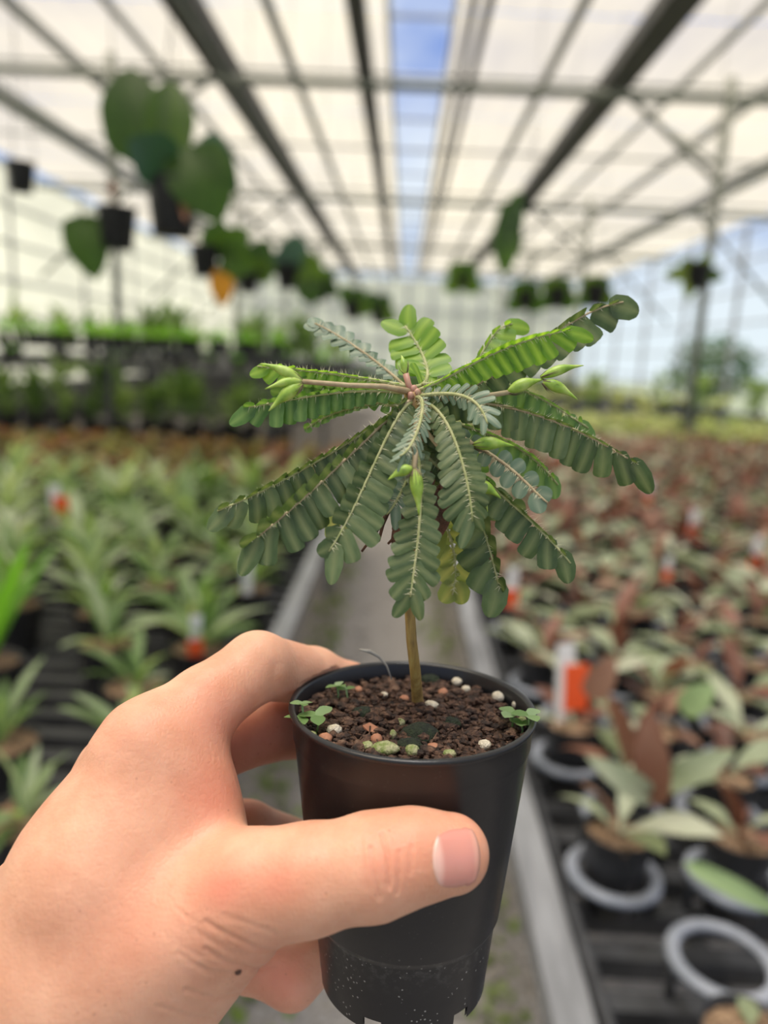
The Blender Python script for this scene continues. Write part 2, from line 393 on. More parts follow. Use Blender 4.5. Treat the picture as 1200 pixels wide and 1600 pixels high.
def ringed(x, y, filled=True, label=None, file=0, row=0):
    r = tag(link('pot_ring', ringD, loc=(x, y, ZB)), label or ('grey pot ring, %s file from the grey rail, %s row beyond the empty ring' % (nth(file), nth(row)) if row >= 0 else 'grey pot ring beside the empty ring, %s file from the grey rail' % nth(file)), 'pot ring', None if label else 'pot rings in the %s file from the rail' % nth(file))
    for k in range(2): link('ring_leg', ringLegD, r, (0, 0, 0), (0, 0, k * PI))
_T = ['', 'first', 'second', 'third', 'fourth', 'fifth', 'sixth', 'seventh', 'eighth', 'ninth', 'tenth', 'eleventh', 'twelfth', 'thirteenth', 'fourteenth', 'fifteenth', 'sixteenth', 'seventeenth', 'eighteenth', 'nineteenth']
ORD = _T[1:] + ['twentieth'] + ['twenty-' + w for w in _T[1:10]] + ['thirtieth'] + ['thirty-' + w for w in _T[1:10]] + ['fortieth'] + ['forty-' + w for w in _T[1:10]]
def nth(i): return ORD[i] if i < len(ORD) else 'outermost'
RUST = []
def rust_plant(x, y, near, leafs=None, file=0, row=99):
    lab = 'silver and rust leaved potted plant, %s file from the grey bench rail' % nth(file)
    if row < 60: lab = 'silver and rust plant, %s file from the grey rail, %s row beyond the empty ring' % (nth(file), nth(row)) if row >= 0 else 'silver and rust leaved plant beside the empty ring, %s file from the grey rail' % nth(file)
    t = thing('rust_leaf_plant', lab, 'potted plant', (x, y, ZB - .05), 'rust plants in the %s file from the rail' % nth(file), 0)
    RUST.append((t, x, y))
    t.rotation_euler = (0, 0, random.random() * 6.28)
    if near:
        link('pot', potS, t); link('soil', soilS, t)
        n = leafs or random.randint(4, 7)
        for k in range(n):
            me = random.choice(rustL) if random.random() < .38 else random.choice(sageL)
            link('leaf', me, t, (0, 0, H_POT * .93), (random.gauss(0, .15), random.gauss(0, .25), k * 2.4 + random.gauss(0, .3)), random.uniform(.65, 1.3))
    else:
        link('pot', potS, t); link('foliage', random.choice(rustFol), t, (0, 0, H_POT * .93), (0, 0, random.random() * 6), random.uniform(.9, 1.2))
rustFol = []
for v in range(6):
    parts = []
    for k in range(random.randint(5, 8)):
        r = random.random() < (.62 if v % 2 else .38); me = random.choice(rustL if r else sageL)
        parts.append((me, M4((0, 0, 0), k * 2.4 + random.gauss(0, .3), random.gauss(0, .25), random.uniform(.6, 1.1)), 1 if r else 0))
    rustFol.append(joined(parts, 'foliage', [M['sage'], M['rust']]))
# near lattice after the photograph, then rows going back
spots = []
for j in range(60):
    y = .60 + .155 * j
    for i in range(34):
        x = .335 + .157 * i + (.05 if j % 2 else 0) + random.gauss(0, .008)
        spots.append((x, y + random.uniform(-.009, .009), i, j))
def pix(p):
    d = np.asarray(p, float) - CAM; z = d @ F_; return CX + FPX * (d @ R_) / z, CY - FPX * (d @ U_) / z, z
def inview(x, y, z, m=60):
    a, b, c = pix((x, y, z)); return -m < a < 1200 + m and -m < b < 1600 + m
special = {}
empties = [(.42, .772)]
placed = 0; rest = []
ind = sorted([s for s in spots if inview(s[0], s[1], .85, 90) and s[1] < 6.6], key=lambda s: s[1])
for (x, y, fi, ro_) in ind:
    if any(math.hypot(x - a, y - b) < .11 for a, b in empties): continue
    if (y < .75 and x < .36): continue
    if y < .72: continue
    if placed < 250:
        near = y < 2.6
        rust_plant(x, y, near, 5 if y < 1.1 else None, fi, ro_ - 2)
        if y < 2.0: ringed(x, y, file=fi, row=ro_ - 2)
        placed += 1
    else: rest.append((x, y))
_p = onz(1190, 1650, .82); _p[1] = .29 + .0775 * round((_p[1] - .29) / .0775); rust_plant(_p[0], _p[1], True, 4, 2, -1)
for c_ in [o for o in scn.objects if o.parent is RUST[-1][0] and o.name.startswith('leaf')]: c_.scale = tuple(.5 * v for v in c_.scale)
ringed(_p[0], _p[1], file=2, row=-1)
ringed(.42, .766, label='empty pale grey plastic pot ring on the bench, holding no pot')
mb = MB(); mi = []
for x, y in rest:
    d = random.choice(rustFol); mt = M4((x, y + .10, ZB + .06), random.random() * 6, 0, random.uniform(.9, 1.2))
    mb.add([mt @ v.co for v in d.vertices], [tuple(p.vertices) for p in d.polygons]); mi += [p.material_index for p in d.polygons]
if rest:
    d = mb.data('foliage'); d.materials.append(M['sage']); d.materials.append(M['rust']); d.polygons.foreach_set('material_index', mi)
    tag(link('massed_seedlings', d), 'mass of silvery and rust leaved seedlings towards the far end of the bench', 'seedlings', kind='stuff')

# --- green strap-leaved plants on the other bench
R_P2, H_P2 = .062, .115
potB = pot_mesh('pot', R_P2, H_P2); soilB = soil_mesh('soil', R_P2, H_P2, M['bark'])
strapL = [leaf_data('leaf', l, w, M['strap'], a0, dr, .35, .75, 8, .05, .03) for l, w, a0, dr in ((.17, .034, 1.25, 1.0), (.15, .036, 1.0, .9), (.19, .030, 1.35, .8), (.13, .034, .8, .7))]
tallL = [leaf_data('leaf', .30, .03, M['strapbright'], 1.45, .5, .3, .7, 8, .03, .02), leaf_data('leaf', .25, .032, M['strapbright'], 1.35, .7, .3, .7, 8, .03, .02)]
strapFol = []
for v in range(5):
    parts = [(random.choice(strapL), M4((0, 0, 0), k * 2.4 + random.gauss(0, .3), random.gauss(0, .2), random.uniform(.7, 1.15)), 0) for k in range(12)]
    strapFol.append(joined(parts, 'foliage', [M['strap']]))
def strap_plant(x, y, near, tall=False, s=1.0, label=None, file=0, row=0):
    t = thing('strap_leaf_plant', label or 'green strap-leaved plant, %s file from the path-side rail, %s row before the bronze seedlings' % (nth(file), nth(row)), 'potted plant', (x, y, ZB - .05), None if label else 'strap-leaved plants in the %s file from the rail' % nth(file), random.random() * 6.28)
    link('pot', potB, t)
    if near:
        link('soil', soilB, t)
        for k in range(random.randint(10, 14)):
            link('leaf', random.choice(tallL if tall else strapL), t, (0, 0, H_P2 * .92), (random.gauss(0, .12), random.gauss(0, .2), k * 2.4 + random.gauss(0, .3)), random.uniform(.65, 1.1) * s)
    else: link('foliage', random.choice(strapFol), t, (0, 0, H_P2 * .92), (0, 0, random.random() * 6), random.uniform(.95, 1.2))
strap_plant(-.80, 1.36, True, True, label='tallest strap-leaved plant with upright bright green blades')
n = 0
for j in range(22):
    y = .66 + .205 * j
    for i in range(18):
        x = -.40 - .215 * i - (.09 if j % 2 else 0) + random.gauss(0, .01); yy = y + random.gauss(0, .012)
        if not inview(x, yy, .9, 60) or yy > 3.5 or math.hypot(x + .80, yy - 1.36) < .14: continue
        if yy < .85 and x > -.5: continue
        strap_plant(x, yy, yy < 2.3, s=.72 if yy < 1.35 else .95, file=i, row=13 - j); n += 1

# --- low bronze plants behind them, in black trays
bronzeL = [leaf_data('leaf', l, w, M['bronze'], a0, dr, .2, .8, 5, .08, .02) for l, w, a0, dr in ((.07, .034, .9, .9), (.085, .03, .6, .6), (.06, .034, 1.2, .9))]
bronzeFol = [joined([(random.choice(bronzeL), M4((0, 0, 0), k * 2.4, random.gauss(0, .2), random.uniform(.7, 1.2)), 0) for k in range(9)], 'foliage', [M['bronze']]) for v in range(4)]
potT = pot_mesh('pot', .042, .075, 12)
for j in range(9):
    y = 3.62 + .19 * j
    for i in range(20):
        x = -.42 - .19 * i + random.gauss(0, .012); yy = y + random.gauss(0, .01)
        if yy > 5.25 or not inview(x, yy, .8, 20): continue
        t = thing('bronze_seedling', 'low bronze-leaved seedling, %s row before the plant rack, %s from the path-side rail' % (nth(8 - j), nth(i)), 'potted plant', (x, yy, ZB - .05), 'bronze seedlings, %s row from the rack' % nth(8 - j))
        link('pot', potT, t); link('foliage', random.choice(bronzeFol), t, (0, 0, .07), (0, 0, random.random() * 6), random.uniform(1.1, 1.5))

# --- two-tier plant rack beyond, crowded with foliage
def rack(name, label, x0, x1, y0, y1, zs):
    t = thing(name, label, 'rack', ((x0 + x1) / 2, (y0 + y1) / 2, 0)); ox, oy = (x0 + x1) / 2, (y0 + y1) / 2
    for z in zs:
        k = max(4, int((y1 - y0) / .21))
        for q in range(k):
            ya = y0 - oy + (y1 - y0) * q / k
            cut = [px_ for px_, py_ in POSTS if x0 < px_ < x1 and ya + oy - .06 < py_ < ya + oy + .145]
            for xa, xz in ([(x0, cut[0] - .06), (cut[0] + .06, x1)] if cut else [(x0, x1)]):
                MB().box((xa - ox, ya, z - .035), (xz - ox, ya + .085, z)).build('slat', M['tray'], t, smooth=False)
    for x in np.linspace(x0, x1, 4):
        for y in (y0, y1): MB().box((x - ox - .02, y - oy - .02, 0), (x - ox + .02, y - oy + .02, zs[-1])).build('upright', M['tray'], t, smooth=False)
rack('plant_rack', 'two-tier black rack crowded with dark green plants', -4.6, -.95, 5.45, 6.3, (.72, 1.42))
hedgeL = [leaf_data('leaf', l, w, M['hedge'], a0, dr, .2, .8, 5, .08, .05) for l, w, a0, dr in ((.16, .05, 1.3, .8), (.2, .045, 1.4, .9), (.14, .055, 1.1, .9))]
hedgeFol = []
for v in range(5):
    parts = []
    for k in range(34):
        parts.append((random.choice(hedgeL), M4((random.gauss(0, .02), random.gauss(0, .02), random.uniform(0, .22)), k * 2.4, random.gauss(0, .25), random.uniform(.7, 1.2)), 0))
    hedgeFol.append(joined(parts, 'foliage', [M['hedge']]))
greenFol = [joined([(random.choice(strapL), M4((0, 0, 0), k * 2.4, random.gauss(0, .2), random.uniform(.5, .9)), 0) for k in range(10)], 'foliage', [M['strapbright']]) for v in range(3)]
for z, fols, lab, grp, sc in ((.72, hedgeFol, 'tall dark plant on the lower rack tier', 'plants on the lower tier of the rack', 1.15), (1.42, greenFol, 'low bright plant on the top rack tier', 'plants on the top tier of the rack', .9)):
    for ix, x in enumerate(np.arange(-4.45, -.98, .23)[::-1]):
        for iy, y in enumerate((5.705, 5.9175, 6.13) if z > 1 else (5.705, 6.13)):
            t = thing('rack_plant', '%s, %s row, %s from the path end' % (lab, ('front', 'middle' if z > 1 else 'back', 'back')[iy], nth(ix)), 'potted plant', (x + random.gauss(0, .015), y + random.uniform(-.02, .02), z), grp)
            link('pot', potB if z < 1 else potT, t); link('foliage', random.choice(fols), t, (0, 0, .10 if z < 1 else .065), (0, 0, random.random() * 6), random.uniform(.85, 1.2) * sc)
# further benches, both sides
rack('far_bench', 'long low far bench of mixed foliage beyond the plant rack', -5.6, -.75, 7.2, 20, (.80, 1.20))
rack('far_bench', 'long low far bench of pale yellow-green plants', .75, 5.6, 9.6, 20, (.78,))
paleL = [leaf_data('leaf', l, w, M['pale'], a0, dr, .2, .8, 5, .08, .03) for l, w, a0, dr in ((.14, .06, 1.0, .9), (.16, .05, .7, .6), (.12, .06, 1.2, .9))]
paleFol = [joined([(random.choice(paleL), M4((0, 0, 0), k * 2.4, random.gauss(0, .25), random.uniform(.7, 1.3)), 0) for k in range(16)], 'foliage', [M['pale']]) for v in range(4)]
for iy, y in enumerate(np.arange(6.75, 9.1, .36)):
    for ix, x in enumerate(np.arange(.6, 5.0, .33)):
        t = thing('pale_leaf_plant', 'pale yellow-green plant beyond the rust plants, %s row back, %s from the path' % (nth(iy), nth(ix)), 'potted plant', (x + random.gauss(0, .03), y + random.gauss(0, .03), ZB - .05), 'pale plants at the end of the slatted bench')
        link('pot', potB, t); link('foliage', random.choice(paleFol), t, (0, 0, .1), (0, 0, random.random() * 6), random.uniform(.8, 1.1))
P1, P2 = 10.4 / int(10.4 / .21), 12.8 / int(12.8 / .21)
for iy, y in enumerate([9.6 + P1 * round((v - 9.6) / P1) + .0425 for v in np.arange(9.9, 16, 1.2)]):
    for ix, x in enumerate(np.arange(1.1, 5.4, .7)):
        t = thing('far_bench_plant', 'bushy plant on the far pale bench, %s row back, %s from the path' % (nth(iy), nth(ix)), 'potted plant', (x, y, .78), 'plants on the far pale bench')
        link('pot', potB, t); link('foliage', random.choice(paleFol + hedgeFol[:1]), t, (0, 0, .1), (0, 0, random.random() * 6), 1.3)
for iy, y in enumerate([7.2 + P2 * round((v - 7.2) / P2) + .0425 for v in np.arange(7.7, 15, 1.2)]):
    for ix, x in enumerate(np.arange(-5.3, -.9, .6)[::-1]):
        t = thing('far_bench_plant', 'bushy green plant on the bench beyond the rack, %s row back, %s from the path' % (nth(iy), nth(ix)), 'potted plant', (x, y, 1.20), 'plants on the far bench beyond the rack')
        link('pot', potB, t); link('foliage', random.choice(hedgeFol + greenFol), t, (0, 0, .1), (0, 0, random.random() * 6), random.uniform(1.0, 1.9))

# --- crowded leaves lie over and beside each other, they do not run through each other
from mathutils.bvhtree import BVHTree
def box_tree(a, b):
    m_ = MB().box(a, b); return (np.array(m_.v), BVHTree.FromPolygons(m_.v, m_.f))
_geo = {}
def geo(me):
    if me.name not in _geo:
        co = np.empty(len(me.vertices) * 3, np.float32); me.vertices.foreach_get('co', co)
        _geo[me.name] = (np.c_[co.reshape(-1, 3), np.ones(len(me.vertices))], [tuple(p.vertices) for p in me.polygons])
    return _geo[me.name]
CELL = .5; GRID = {}
def put(unit, owner):
    lo_, hi_, tr = unit
    for cx in range(int(lo_[0] // CELL), int(hi_[0] // CELL) + 1):
        for cy in range(int(lo_[1] // CELL), int(hi_[1] // CELL) + 1): GRID.setdefault((cx, cy), []).append((lo_, hi_, tr, owner))
def unit_of(o, base):
    v, f = geo(o.data); w = (v @ np.array(base @ o.matrix_basis).T)[:, :3]
    return w.min(0), w.max(0), w, f
def clash(lo_, hi_, w, f, owner):
    cand = {}
    for cx in range(int(lo_[0] // CELL), int(hi_[0] // CELL) + 1):
        for cy in range(int(lo_[1] // CELL), int(hi_[1] // CELL) + 1):
            for e in GRID.get((cx, cy), ()):
                if e[3] is not owner and (e[0] < hi_).all() and (e[1] > lo_).all(): cand[id(e[2])] = e[2]
    tr = BVHTree.FromPolygons(w.tolist(), f)
    return any(tr.overlap(q) for q in cand.values()), tr
for e in [((.198, .3, .5), (.246, 9.2, ZB)), ((-.302, .3, .5), (-.254, 5.38, ZB)), ((.2, .3, .4), (5.2, 9.2, ZB - .048)), ((-5, .3, .4), (-.27, 5.38, ZB - .048)),
          ((-4.6, 5.45, .60), (-.95, 6.3, .72)), ((-4.6, 5.45, 1.385), (-.95, 6.3, 1.42)), ((-5.6, 7.2, 1.1), (-.75, 20, 1.20)), ((.75, 9.6, .7), (5.6, 20, .78))] + \
         [((x - .055, y - .055, 0), (x + .055, y + .055, ROOF)) for x, y in POSTS] + [((x - .025, y - .025, 0), (x + .025, y + .025, 1.42)) for x in np.linspace(-4.6, -.95, 4) for y in (5.45, 6.3)]:
    v, tr = box_tree(*e); put((v.min(0), v.max(0), tr), None)
for e in (o for o in scn.objects if o.name.startswith('massed_seedlings')):
    v, f = geo(e.data); put((v[:, :3].min(0), v[:, :3].max(0), BVHTree.FromPolygons(v[:, :3].tolist(), f)), None)
for e in (o for o in scn.objects if o.name.startswith('pot_ring')):
    v, f = geo(e.data); w = v[:, :3] + np.array(e.location); put((w.min(0), w.max(0), BVHTree.FromPolygons(w.tolist(), f)), None)
crowd = [o for o in scn.objects if o.parent is None and o.name.split('.')[0] in ('rust_leaf_plant', 'strap_leaf_plant', 'bronze_seedling', 'rack_plant', 'pale_leaf_plant', 'far_bench_plant')]
kids = {}
for o in scn.objects:
    if o.parent is not None: kids.setdefault(o.parent.name, []).append(o)
for o in crowd:                                                   # a pot never stands where a post is
    for px_, py_ in POSTS:
        if abs(o.location.x - px_) < .13 and abs(o.location.y - py_) < .13: o.location.x = px_ + .17
bases = {o.name: Matrix.Translation(o.location) @ o.rotation_euler.to_matrix().to_4x4() for o in crowd}
for o in crowd:
    for c_ in kids[o.name]:
        if c_.name.split('.')[0] in ('pot', 'soil'):
            lo_, hi_, w, f = unit_of(c_, bases[o.name]); put((lo_, hi_, BVHTree.FromPolygons(w.tolist(), f)), o)
crowd.sort(key=lambda o: o.location.y)
for o in crowd:
    for c_ in kids[o.name]:
        kd = c_.name.split('.')[0]
        if kd not in ('leaf', 'foliage'): continue
        r0, s0 = c_.rotation_euler.copy(), c_.scale.x; done = False
        if kd == 'leaf': tries = [(a_, b_, k_) for k_ in (1, .85, .7, .55, .4) for b_ in (0, -.3) for a_ in (0, .35, -.35, .7, -.7)]
        else: tries = [(a_, 0, k_) for k_ in (1, .88, .76, .64, .54, .45, .36) for a_ in (0, .8, 1.6, 2.4, 3.2, 4.0, 4.8, 5.6)]
        for a_, b_, k_ in tries:
            c_.rotation_euler = (r0.x, r0.y + b_, r0.z + a_); c_.scale = (s0 * k_,) * 3
            mb_ = Matrix.Translation(c_.location) @ c_.rotation_euler.to_matrix().to_4x4() @ Matrix.Scale(s0 * k_, 4)
            v, f = geo(c_.data); w = (v @ np.array(bases[o.name] @ mb_).T)[:, :3]; lo_, hi_ = w.min(0), w.max(0)
            bad, tr = clash(lo_, hi_, w, f, o)
            if not bad: break
        put((lo_, hi_, tr), o)

# --- shrubs and trees outside the open side
for (x, y, h, lab) in ((9.5, 16, 2.2, 'round green shrub outside behind the nearest roof post'), (10.5, 12, 2.6, 'broad green shrub outside the open side of the greenhouse'), (9.0, 22, 2.4, 'dark shrub outside near the far corner of the greenhouse')):
    t = thing('shrub', lab, 'shrub', (x, y, -.02))
    MB().tube([(0, 0, 0), (.05, 0, h * .4), (0, .05, h * .7)], [.07, .05, .03], 8).build('trunk', M['trunk'], t)
    mb = MB()
    for i in range(1400):
        d = rng.normal(size=3); d /= np.linalg.norm(d); p = np.array([0, 0, h * .62]) + d * np.array([h * .55, h * .55, h * .42]) * random.uniform(.55, 1)
        q = rng.normal(size=3) * .10; q2 = np.cross(d, q); q2 *= .06 / (np.linalg.norm(q2) + 1e-9)
        mb.add([p, p + q * .5 + q2, p + q, p + q * .5 - q2], [(0, 1, 2, 3)])
    tag(mb.build('foliage', M['tree'], t), kind='stuff')

def extra_leaf(A, B, width, mat, zc, bend=.1):
    a, b_ = W(*A, zc), W(*B, zc - .02)
    t, x, y = min(RUST, key=lambda q: math.hypot(q[1] - a[0], q[2] - a[1]))
    o = leaf_at(t, np.zeros(3), a, b_, width * zc / FPX, M[mat], bend=bend)
    mw = Matrix.Translation(t.location) @ t.rotation_euler.to_matrix().to_4x4(); o.matrix_parent_inverse = mw.inverted()
EXTRA = [((1020, 1245), (1016, 1108), 56, 'rust', .98, .08), ((925, 1085), (960, 1025), 44, 'rust', 1.25, .05), ((1085, 1355), (1230, 1430), 30, 'freshleaf', .90, .1), ((1010, 1240), (915, 1180), 40, 'sage', .98, .15), ((1035, 1225), (1150, 1172), 42, 'sage', 1.0, .15),
    ((1070, 1108), (1115, 1068), 44, 'freshleaf', 1.2, .05)]
# ------------------------------------------------------------------ plant tags
stakeD = MB().box((-.011, -.001, -.05), (.011, .001, .055)).data('stake', M['tagwhite'], False)
faceD = MB().box((-.013, -.0012, -.004), (.013, .0012, .05)).data('colour_panel', M['tagorange'], False)
def plant_tag(px, py, z, size, lab, rot=0.0, tilt=0.0, side=True, group=None):
    p = onz(px, py, z)
    host = min((o for o in crowd if o.name.startswith(('rust', 'strap', 'bronze'))), key=lambda o: math.hypot(o.location.x - p[0], o.location.y - p[1]))
    rad, top_ = {'r': (.036, ZB - .05 + .124 * .93), 's': (.048, ZB - .05 + .115 * .92), 'b': (.028, ZB - .05 + .055)}[host.name[0]]
    dv = np.array([p[0] - host.location.x, p[1] - host.location.y]); dl = np.linalg.norm(dv)
    if dl > rad: p[:2] = np.array(host.location[:2]) + dv / dl * rad
    p[2] = top_ + .045 * size - .012
    t = thing('plant_tag', lab, 'tag', p, group); t.rotation_euler = (tilt, 0, rot); t.scale = (size,) * 3
    link('stake', stakeD, t)
    if side is not None: link('colour_panel', faceD, t, (.013, -.0015, -.02) if side else (.0, -.0022, -.045), None, (1.15, 1, 1))
plant_tag(880, 1105, .84, 1.55, 'large white and orange plant tag leaning beside the ringed pots', .25, -.15)
plant_tag(798, 940, .83, 1.2, 'white tag with orange lower half behind the held pot, near the bench rail', 0, 0, False)
plant_tag(297, 1010, .86, 1.1, 'white and orange plant tag among the green strap leaves', .6, .1, False)
plant_tag(57, 782, .90, 1.6, 'orange and white tag before the low bronze seedlings', .2, 0, True)
plant_tag(380, 905, .88, 1.2, 'plain white plant tag near the path-side edge of the green plants', .1, 0, None)
for (px, py, s) in ((1083, 825, 1.3), (1015, 775, 1.3), (1060, 882, .9), (868, 718, 1.4), (766, 795, 1.1), (980, 747, 1.2), (1180, 872, 1.3)):
    plant_tag(px, py, .86, s, 'orange and white plant tag standing among the massed rust-leaved plants', random.uniform(-.3, .3), 0, False, 'orange tags among the rust-leaved plants')

# ------------------------------------------------------------------ hanging pots
def leaf_at(parent, org, A, B, width, mat, face=None, bend=.0, name='leaf', shape=.7):
    """a broad leaf blade from A to B (world), its upper side turned to 'face'"""
    A = np.asarray(A); B = np.asarray(B); L = np.linalg.norm(B - A); T = (B - A) / L
    fz = (CAM - A) if face is None else np.asarray(face, float); S = np.cross(fz, T); S /= np.linalg.norm(S); Nn = np.cross(T, S)
    V, Fc = [], []; seg = 10
    for i in range(seg + 1):
        t = i / seg; w = width / 2 * (math.sin(PI * t ** shape) ** .7 if 0 < t < 1 else 0.02)
        back = .10 * L if False else 0
        for sg in (-1, -.5, 0, .5, 1):
            p = A + T * (L * t - (.12 * L * abs(sg) if t < .3 else 0)) + S * (sg * w) + Nn * (bend * L * math.sin(PI * t) + .18 * abs(sg) * w)
            V.append(p - org)
    for i in range(seg):
        for k in range(4): Fc.append((i * 5 + k, i * 5 + k + 1, (i + 1) * 5 + k + 1, (i + 1) * 5 + k))
    return link(name, mesh_data(name, V, Fc, mat), parent)
def hanging(px, py, width_px, z, lab, leaves, pipe_z, group=None, trail=None):
    c = W(px, py, z); r = width_px * z / FPX / 2; h = r * 2.0
    org = c - np.array([0, 0, h / 2])
    t = thing('hanging_pot', lab, 'hanging plant', org, group)
    link('pot', pot_mesh('pot', r, h, 20), t); link('soil', soil_mesh('soil', r, h, M['bark']), t)
    for k in range(3):
        a = k * 2.094 + .5
        MB().tube([(r * math.cos(a), r * math.sin(a), h * .98), (0, 0, min(h + .45, pipe_z - org[2]))], .0015, 5).build('hanger_wire', M['wire'], t)
    MB().tube([(0, 0, min(h + .45, pipe_z - org[2]) - .01), (0, 0, pipe_z - org[2] + .01)], .0018, 5).build('hook_wire', M['wire'], t)
    top = org + np.array([0, 0, h * .95])
    for (a, b, w, mat, bend, stalk) in leaves:
        A = W(a[0], a[1], z + (a[2] if len(a) > 2 else 0)); B = W(b[0], b[1], z + (b[2] if len(b) > 2 else 0))
        lf = leaf_at(t, org, A, B, w * z / FPX, M[mat], bend=bend)
        mid = (top + A) / 2 + np.array([0, 0, .02])
        if stalk: MB().tube(np.array([top - org, mid - org, A - org]), [.004, .0035, .003], 6).build('stalk', M['stemred'] if stalk == 2 else M['bigleaf'], t)
    return t
for e_ in EXTRA: extra_leaf(*e_)
hanging(270, 325, 82, 2.35, 'big hanging black pot with broad upright and drooping philodendron-like leaves', [
    ((215, 245, .05), (205, 105, .1), 105, 'bigleaf', .05, 1), ((262, 235), (268, 125, .05), 78, 'bigleaf', .05, 1),
    ((262, 262, -.05), (200, 218, -.15), 80, 'bigblue', .15, 1), ((240, 250), (238, 290, -.05), 32, 'yellowleaf', .05, 1),
    ((300, 240, -.05), (345, 350, -.05), 105, 'bigleaf', .12, 1), ((318, 225), (372, 300, -.05), 60, 'bigblue', .12, 1), ((285, 300), (290, 345, -.1), 14, 'stemred', .05, 2)], 3.08)
hanging(183, 357, 62, 2.72, 'smaller hanging black pot with a single drooping heart-shaped leaf', [
    ((128, 345), (150, 438), 70, 'bigleaf', .08, 1), ((172, 300), (178, 282), 14, 'stemred', .03, 2)], 2.95)
hanging(33, 277, 44, 2.75, 'small bare black hanging pot on a thin wire', [], 4.10)
hanging(320, 408, 46, 3.6, 'hanging black pot with a yellowing leaf below it', [
    ((345, 425), (348, 480), 38, 'yellowleaf', .05, 1), ((340, 395), (390, 360), 50, 'bigleaf', .05, 1), ((330, 390), (350, 345), 46, 'bigleaf', .05, 1), ((350, 400), (400, 420), 50, 'bigleaf', .1, 1)], 4.10)
hanging(388, 440, 34, 4.2, 'hanging pot with dense dark leaves between the yellowing one and the glossy one', [
    ((385, 425), (372, 370), 44, 'bigleaf', .05, 1), ((395, 420), (420, 375), 44, 'bigleaf', .05, 1), ((380, 428), (350, 410), 40, 'bigleaf', .1, 1), ((398, 428), (430, 415), 40, 'bigleaf', .1, 1)], 4.10)
hanging(448, 432, 36, 4.4, 'hanging pot with blue-green glossy leaves', [
    ((455, 420), (465, 365), 50, 'bigblue', .05, 1), ((470, 415), (505, 440), 55, 'bigleaf', .1, 1), ((445, 420), (425, 395), 40, 'bigblue', .05, 1), ((480, 440), (490, 478), 44, 'bigleaf', .1, 1)], 4.10)
for (px, py, w, z) in ((550, 485, 26, 6.0), (590, 495, 22, 7.4), (500, 455, 28, 5.2)):
    hanging(px, py, w, z, 'small far hanging pot with dark leaves in the row', [((px, py - 10), (px - 14, py - 40), 30, 'bigleaf', .05, 1), ((px, py - 10), (px + 20, py - 34), 30, 'bigleaf', .05, 1), ((px + 4, py - 10), (px + 30, py + 6), 28, 'bigleaf', .1, 1)], 4.10, 'small far hanging pots')
for (px, py, w, z) in ((820, 470, 26, 7.0), (870, 465, 30, 6.5), (930, 462, 34, 6.0), (722, 440, 18, 8.5)):
    hanging(px, py, w, z, 'far dark hanging pot with leafy tufts across the path', [((px, py - 10), (px - 20, py - 26), 34, 'bigleaf', .05, 1), ((px, py - 10), (px + 24, py - 24), 34, 'bigleaf', .05, 1), ((px - 4, py), (px - 30, py + 12), 30, 'bigleaf', .1, 1), ((px + 6, py), (px + 30, py + 14), 30, 'bigleaf', .1, 1)], 4.10, 'far hanging pots across the path')
hanging(825, 322, 20, 4.5, 'little hanging pot with a long trailing green plant beside the dark gutter', [
    ((800, 320), (793, 390), 42, 'bigleaf', .05, 1), ((792, 360), (788, 432), 40, 'bigleaf', .05, 0), ((797, 330), (812, 400), 26, 'bigleaf', .05, 1), ((800, 325), (815, 300), 22, 'bigleaf', .05, 1), ((785, 345), (777, 410), 24, 'bigleaf', .05, 0)], 4.10)
hanging(1090, 432, 40, 4.2, 'flat hanging pot with spreading fern-like leaves by the roof post', [
    ((1085, 425), (1035, 430), 26, 'moss', .1, 1), ((1095, 425), (1130, 436), 24, 'moss', .1, 1), ((1085, 425), (1065, 405), 26, 'moss', .1, 1), ((1092, 425), (1110, 400), 26, 'moss', .1, 1), ((1080, 430), (1075, 470), 24, 'moss', .1, 1)], 4.10)
for s, x, z in ((0, W(270, 325, 2.35)[0], 3.08), (1, W(183, 357, 2.72)[0], 2.95)):
    tag(MB().tube([(x, 1.0, z), (x, 9, z)], .014, 8).build('hanging_pipe', M['pipe']), ['thin steel pipe that the big-leaved pots hang from', 'thin steel pipe carrying the smaller hanging pots'][s], 'pipe')

# ------------------------------------------------------------------ the held pot
POT_C = C2W(np.array([.00767802, .05163822, .19884721]))          # rim centre
_n = np.array([0.02968203, -0.98940091, -0.14214362])             # pot axis (up) seen from the camera
POT_UP = _n[0] * R_ - _n[1] * U_ + _n[2] * F_; POT_UP /= np.linalg.norm(POT_UP)
_ax = np.cross(POT_UP, F_); _ax /= np.linalg.norm(_ax); _ay = np.cross(POT_UP, _ax)    # x to the side, y
if _ax @ R_ < 0: _ax = -_ax; _ay = np.cross(POT_UP, _ax)
POT_H = .0795
PBASE = POT_C - POT_UP * POT_H
PM = Matrix(((_ax[0], _ay[0], POT_UP[0], PBASE[0]), (_ax[1], _ay[1], POT_UP[1], PBASE[1]), (_ax[2], _ay[2], POT_UP[2], PBASE[2]), (0, 0, 0, 1)))
held = thing('potted_plant', 'little palm-like plant with feathery leaves in a black pot held in the hand', 'potted plant')
held.matrix_world = PM
PMi = PM.inverted()
PMn = np.array(PMi)
def L(p):                                                         # world -> pot space
    p = np.asarray(p, float); return p @ PMn[:3, :3].T + PMn[:3, 3]
def LP(px, py, z): return L(W(px, py, z))

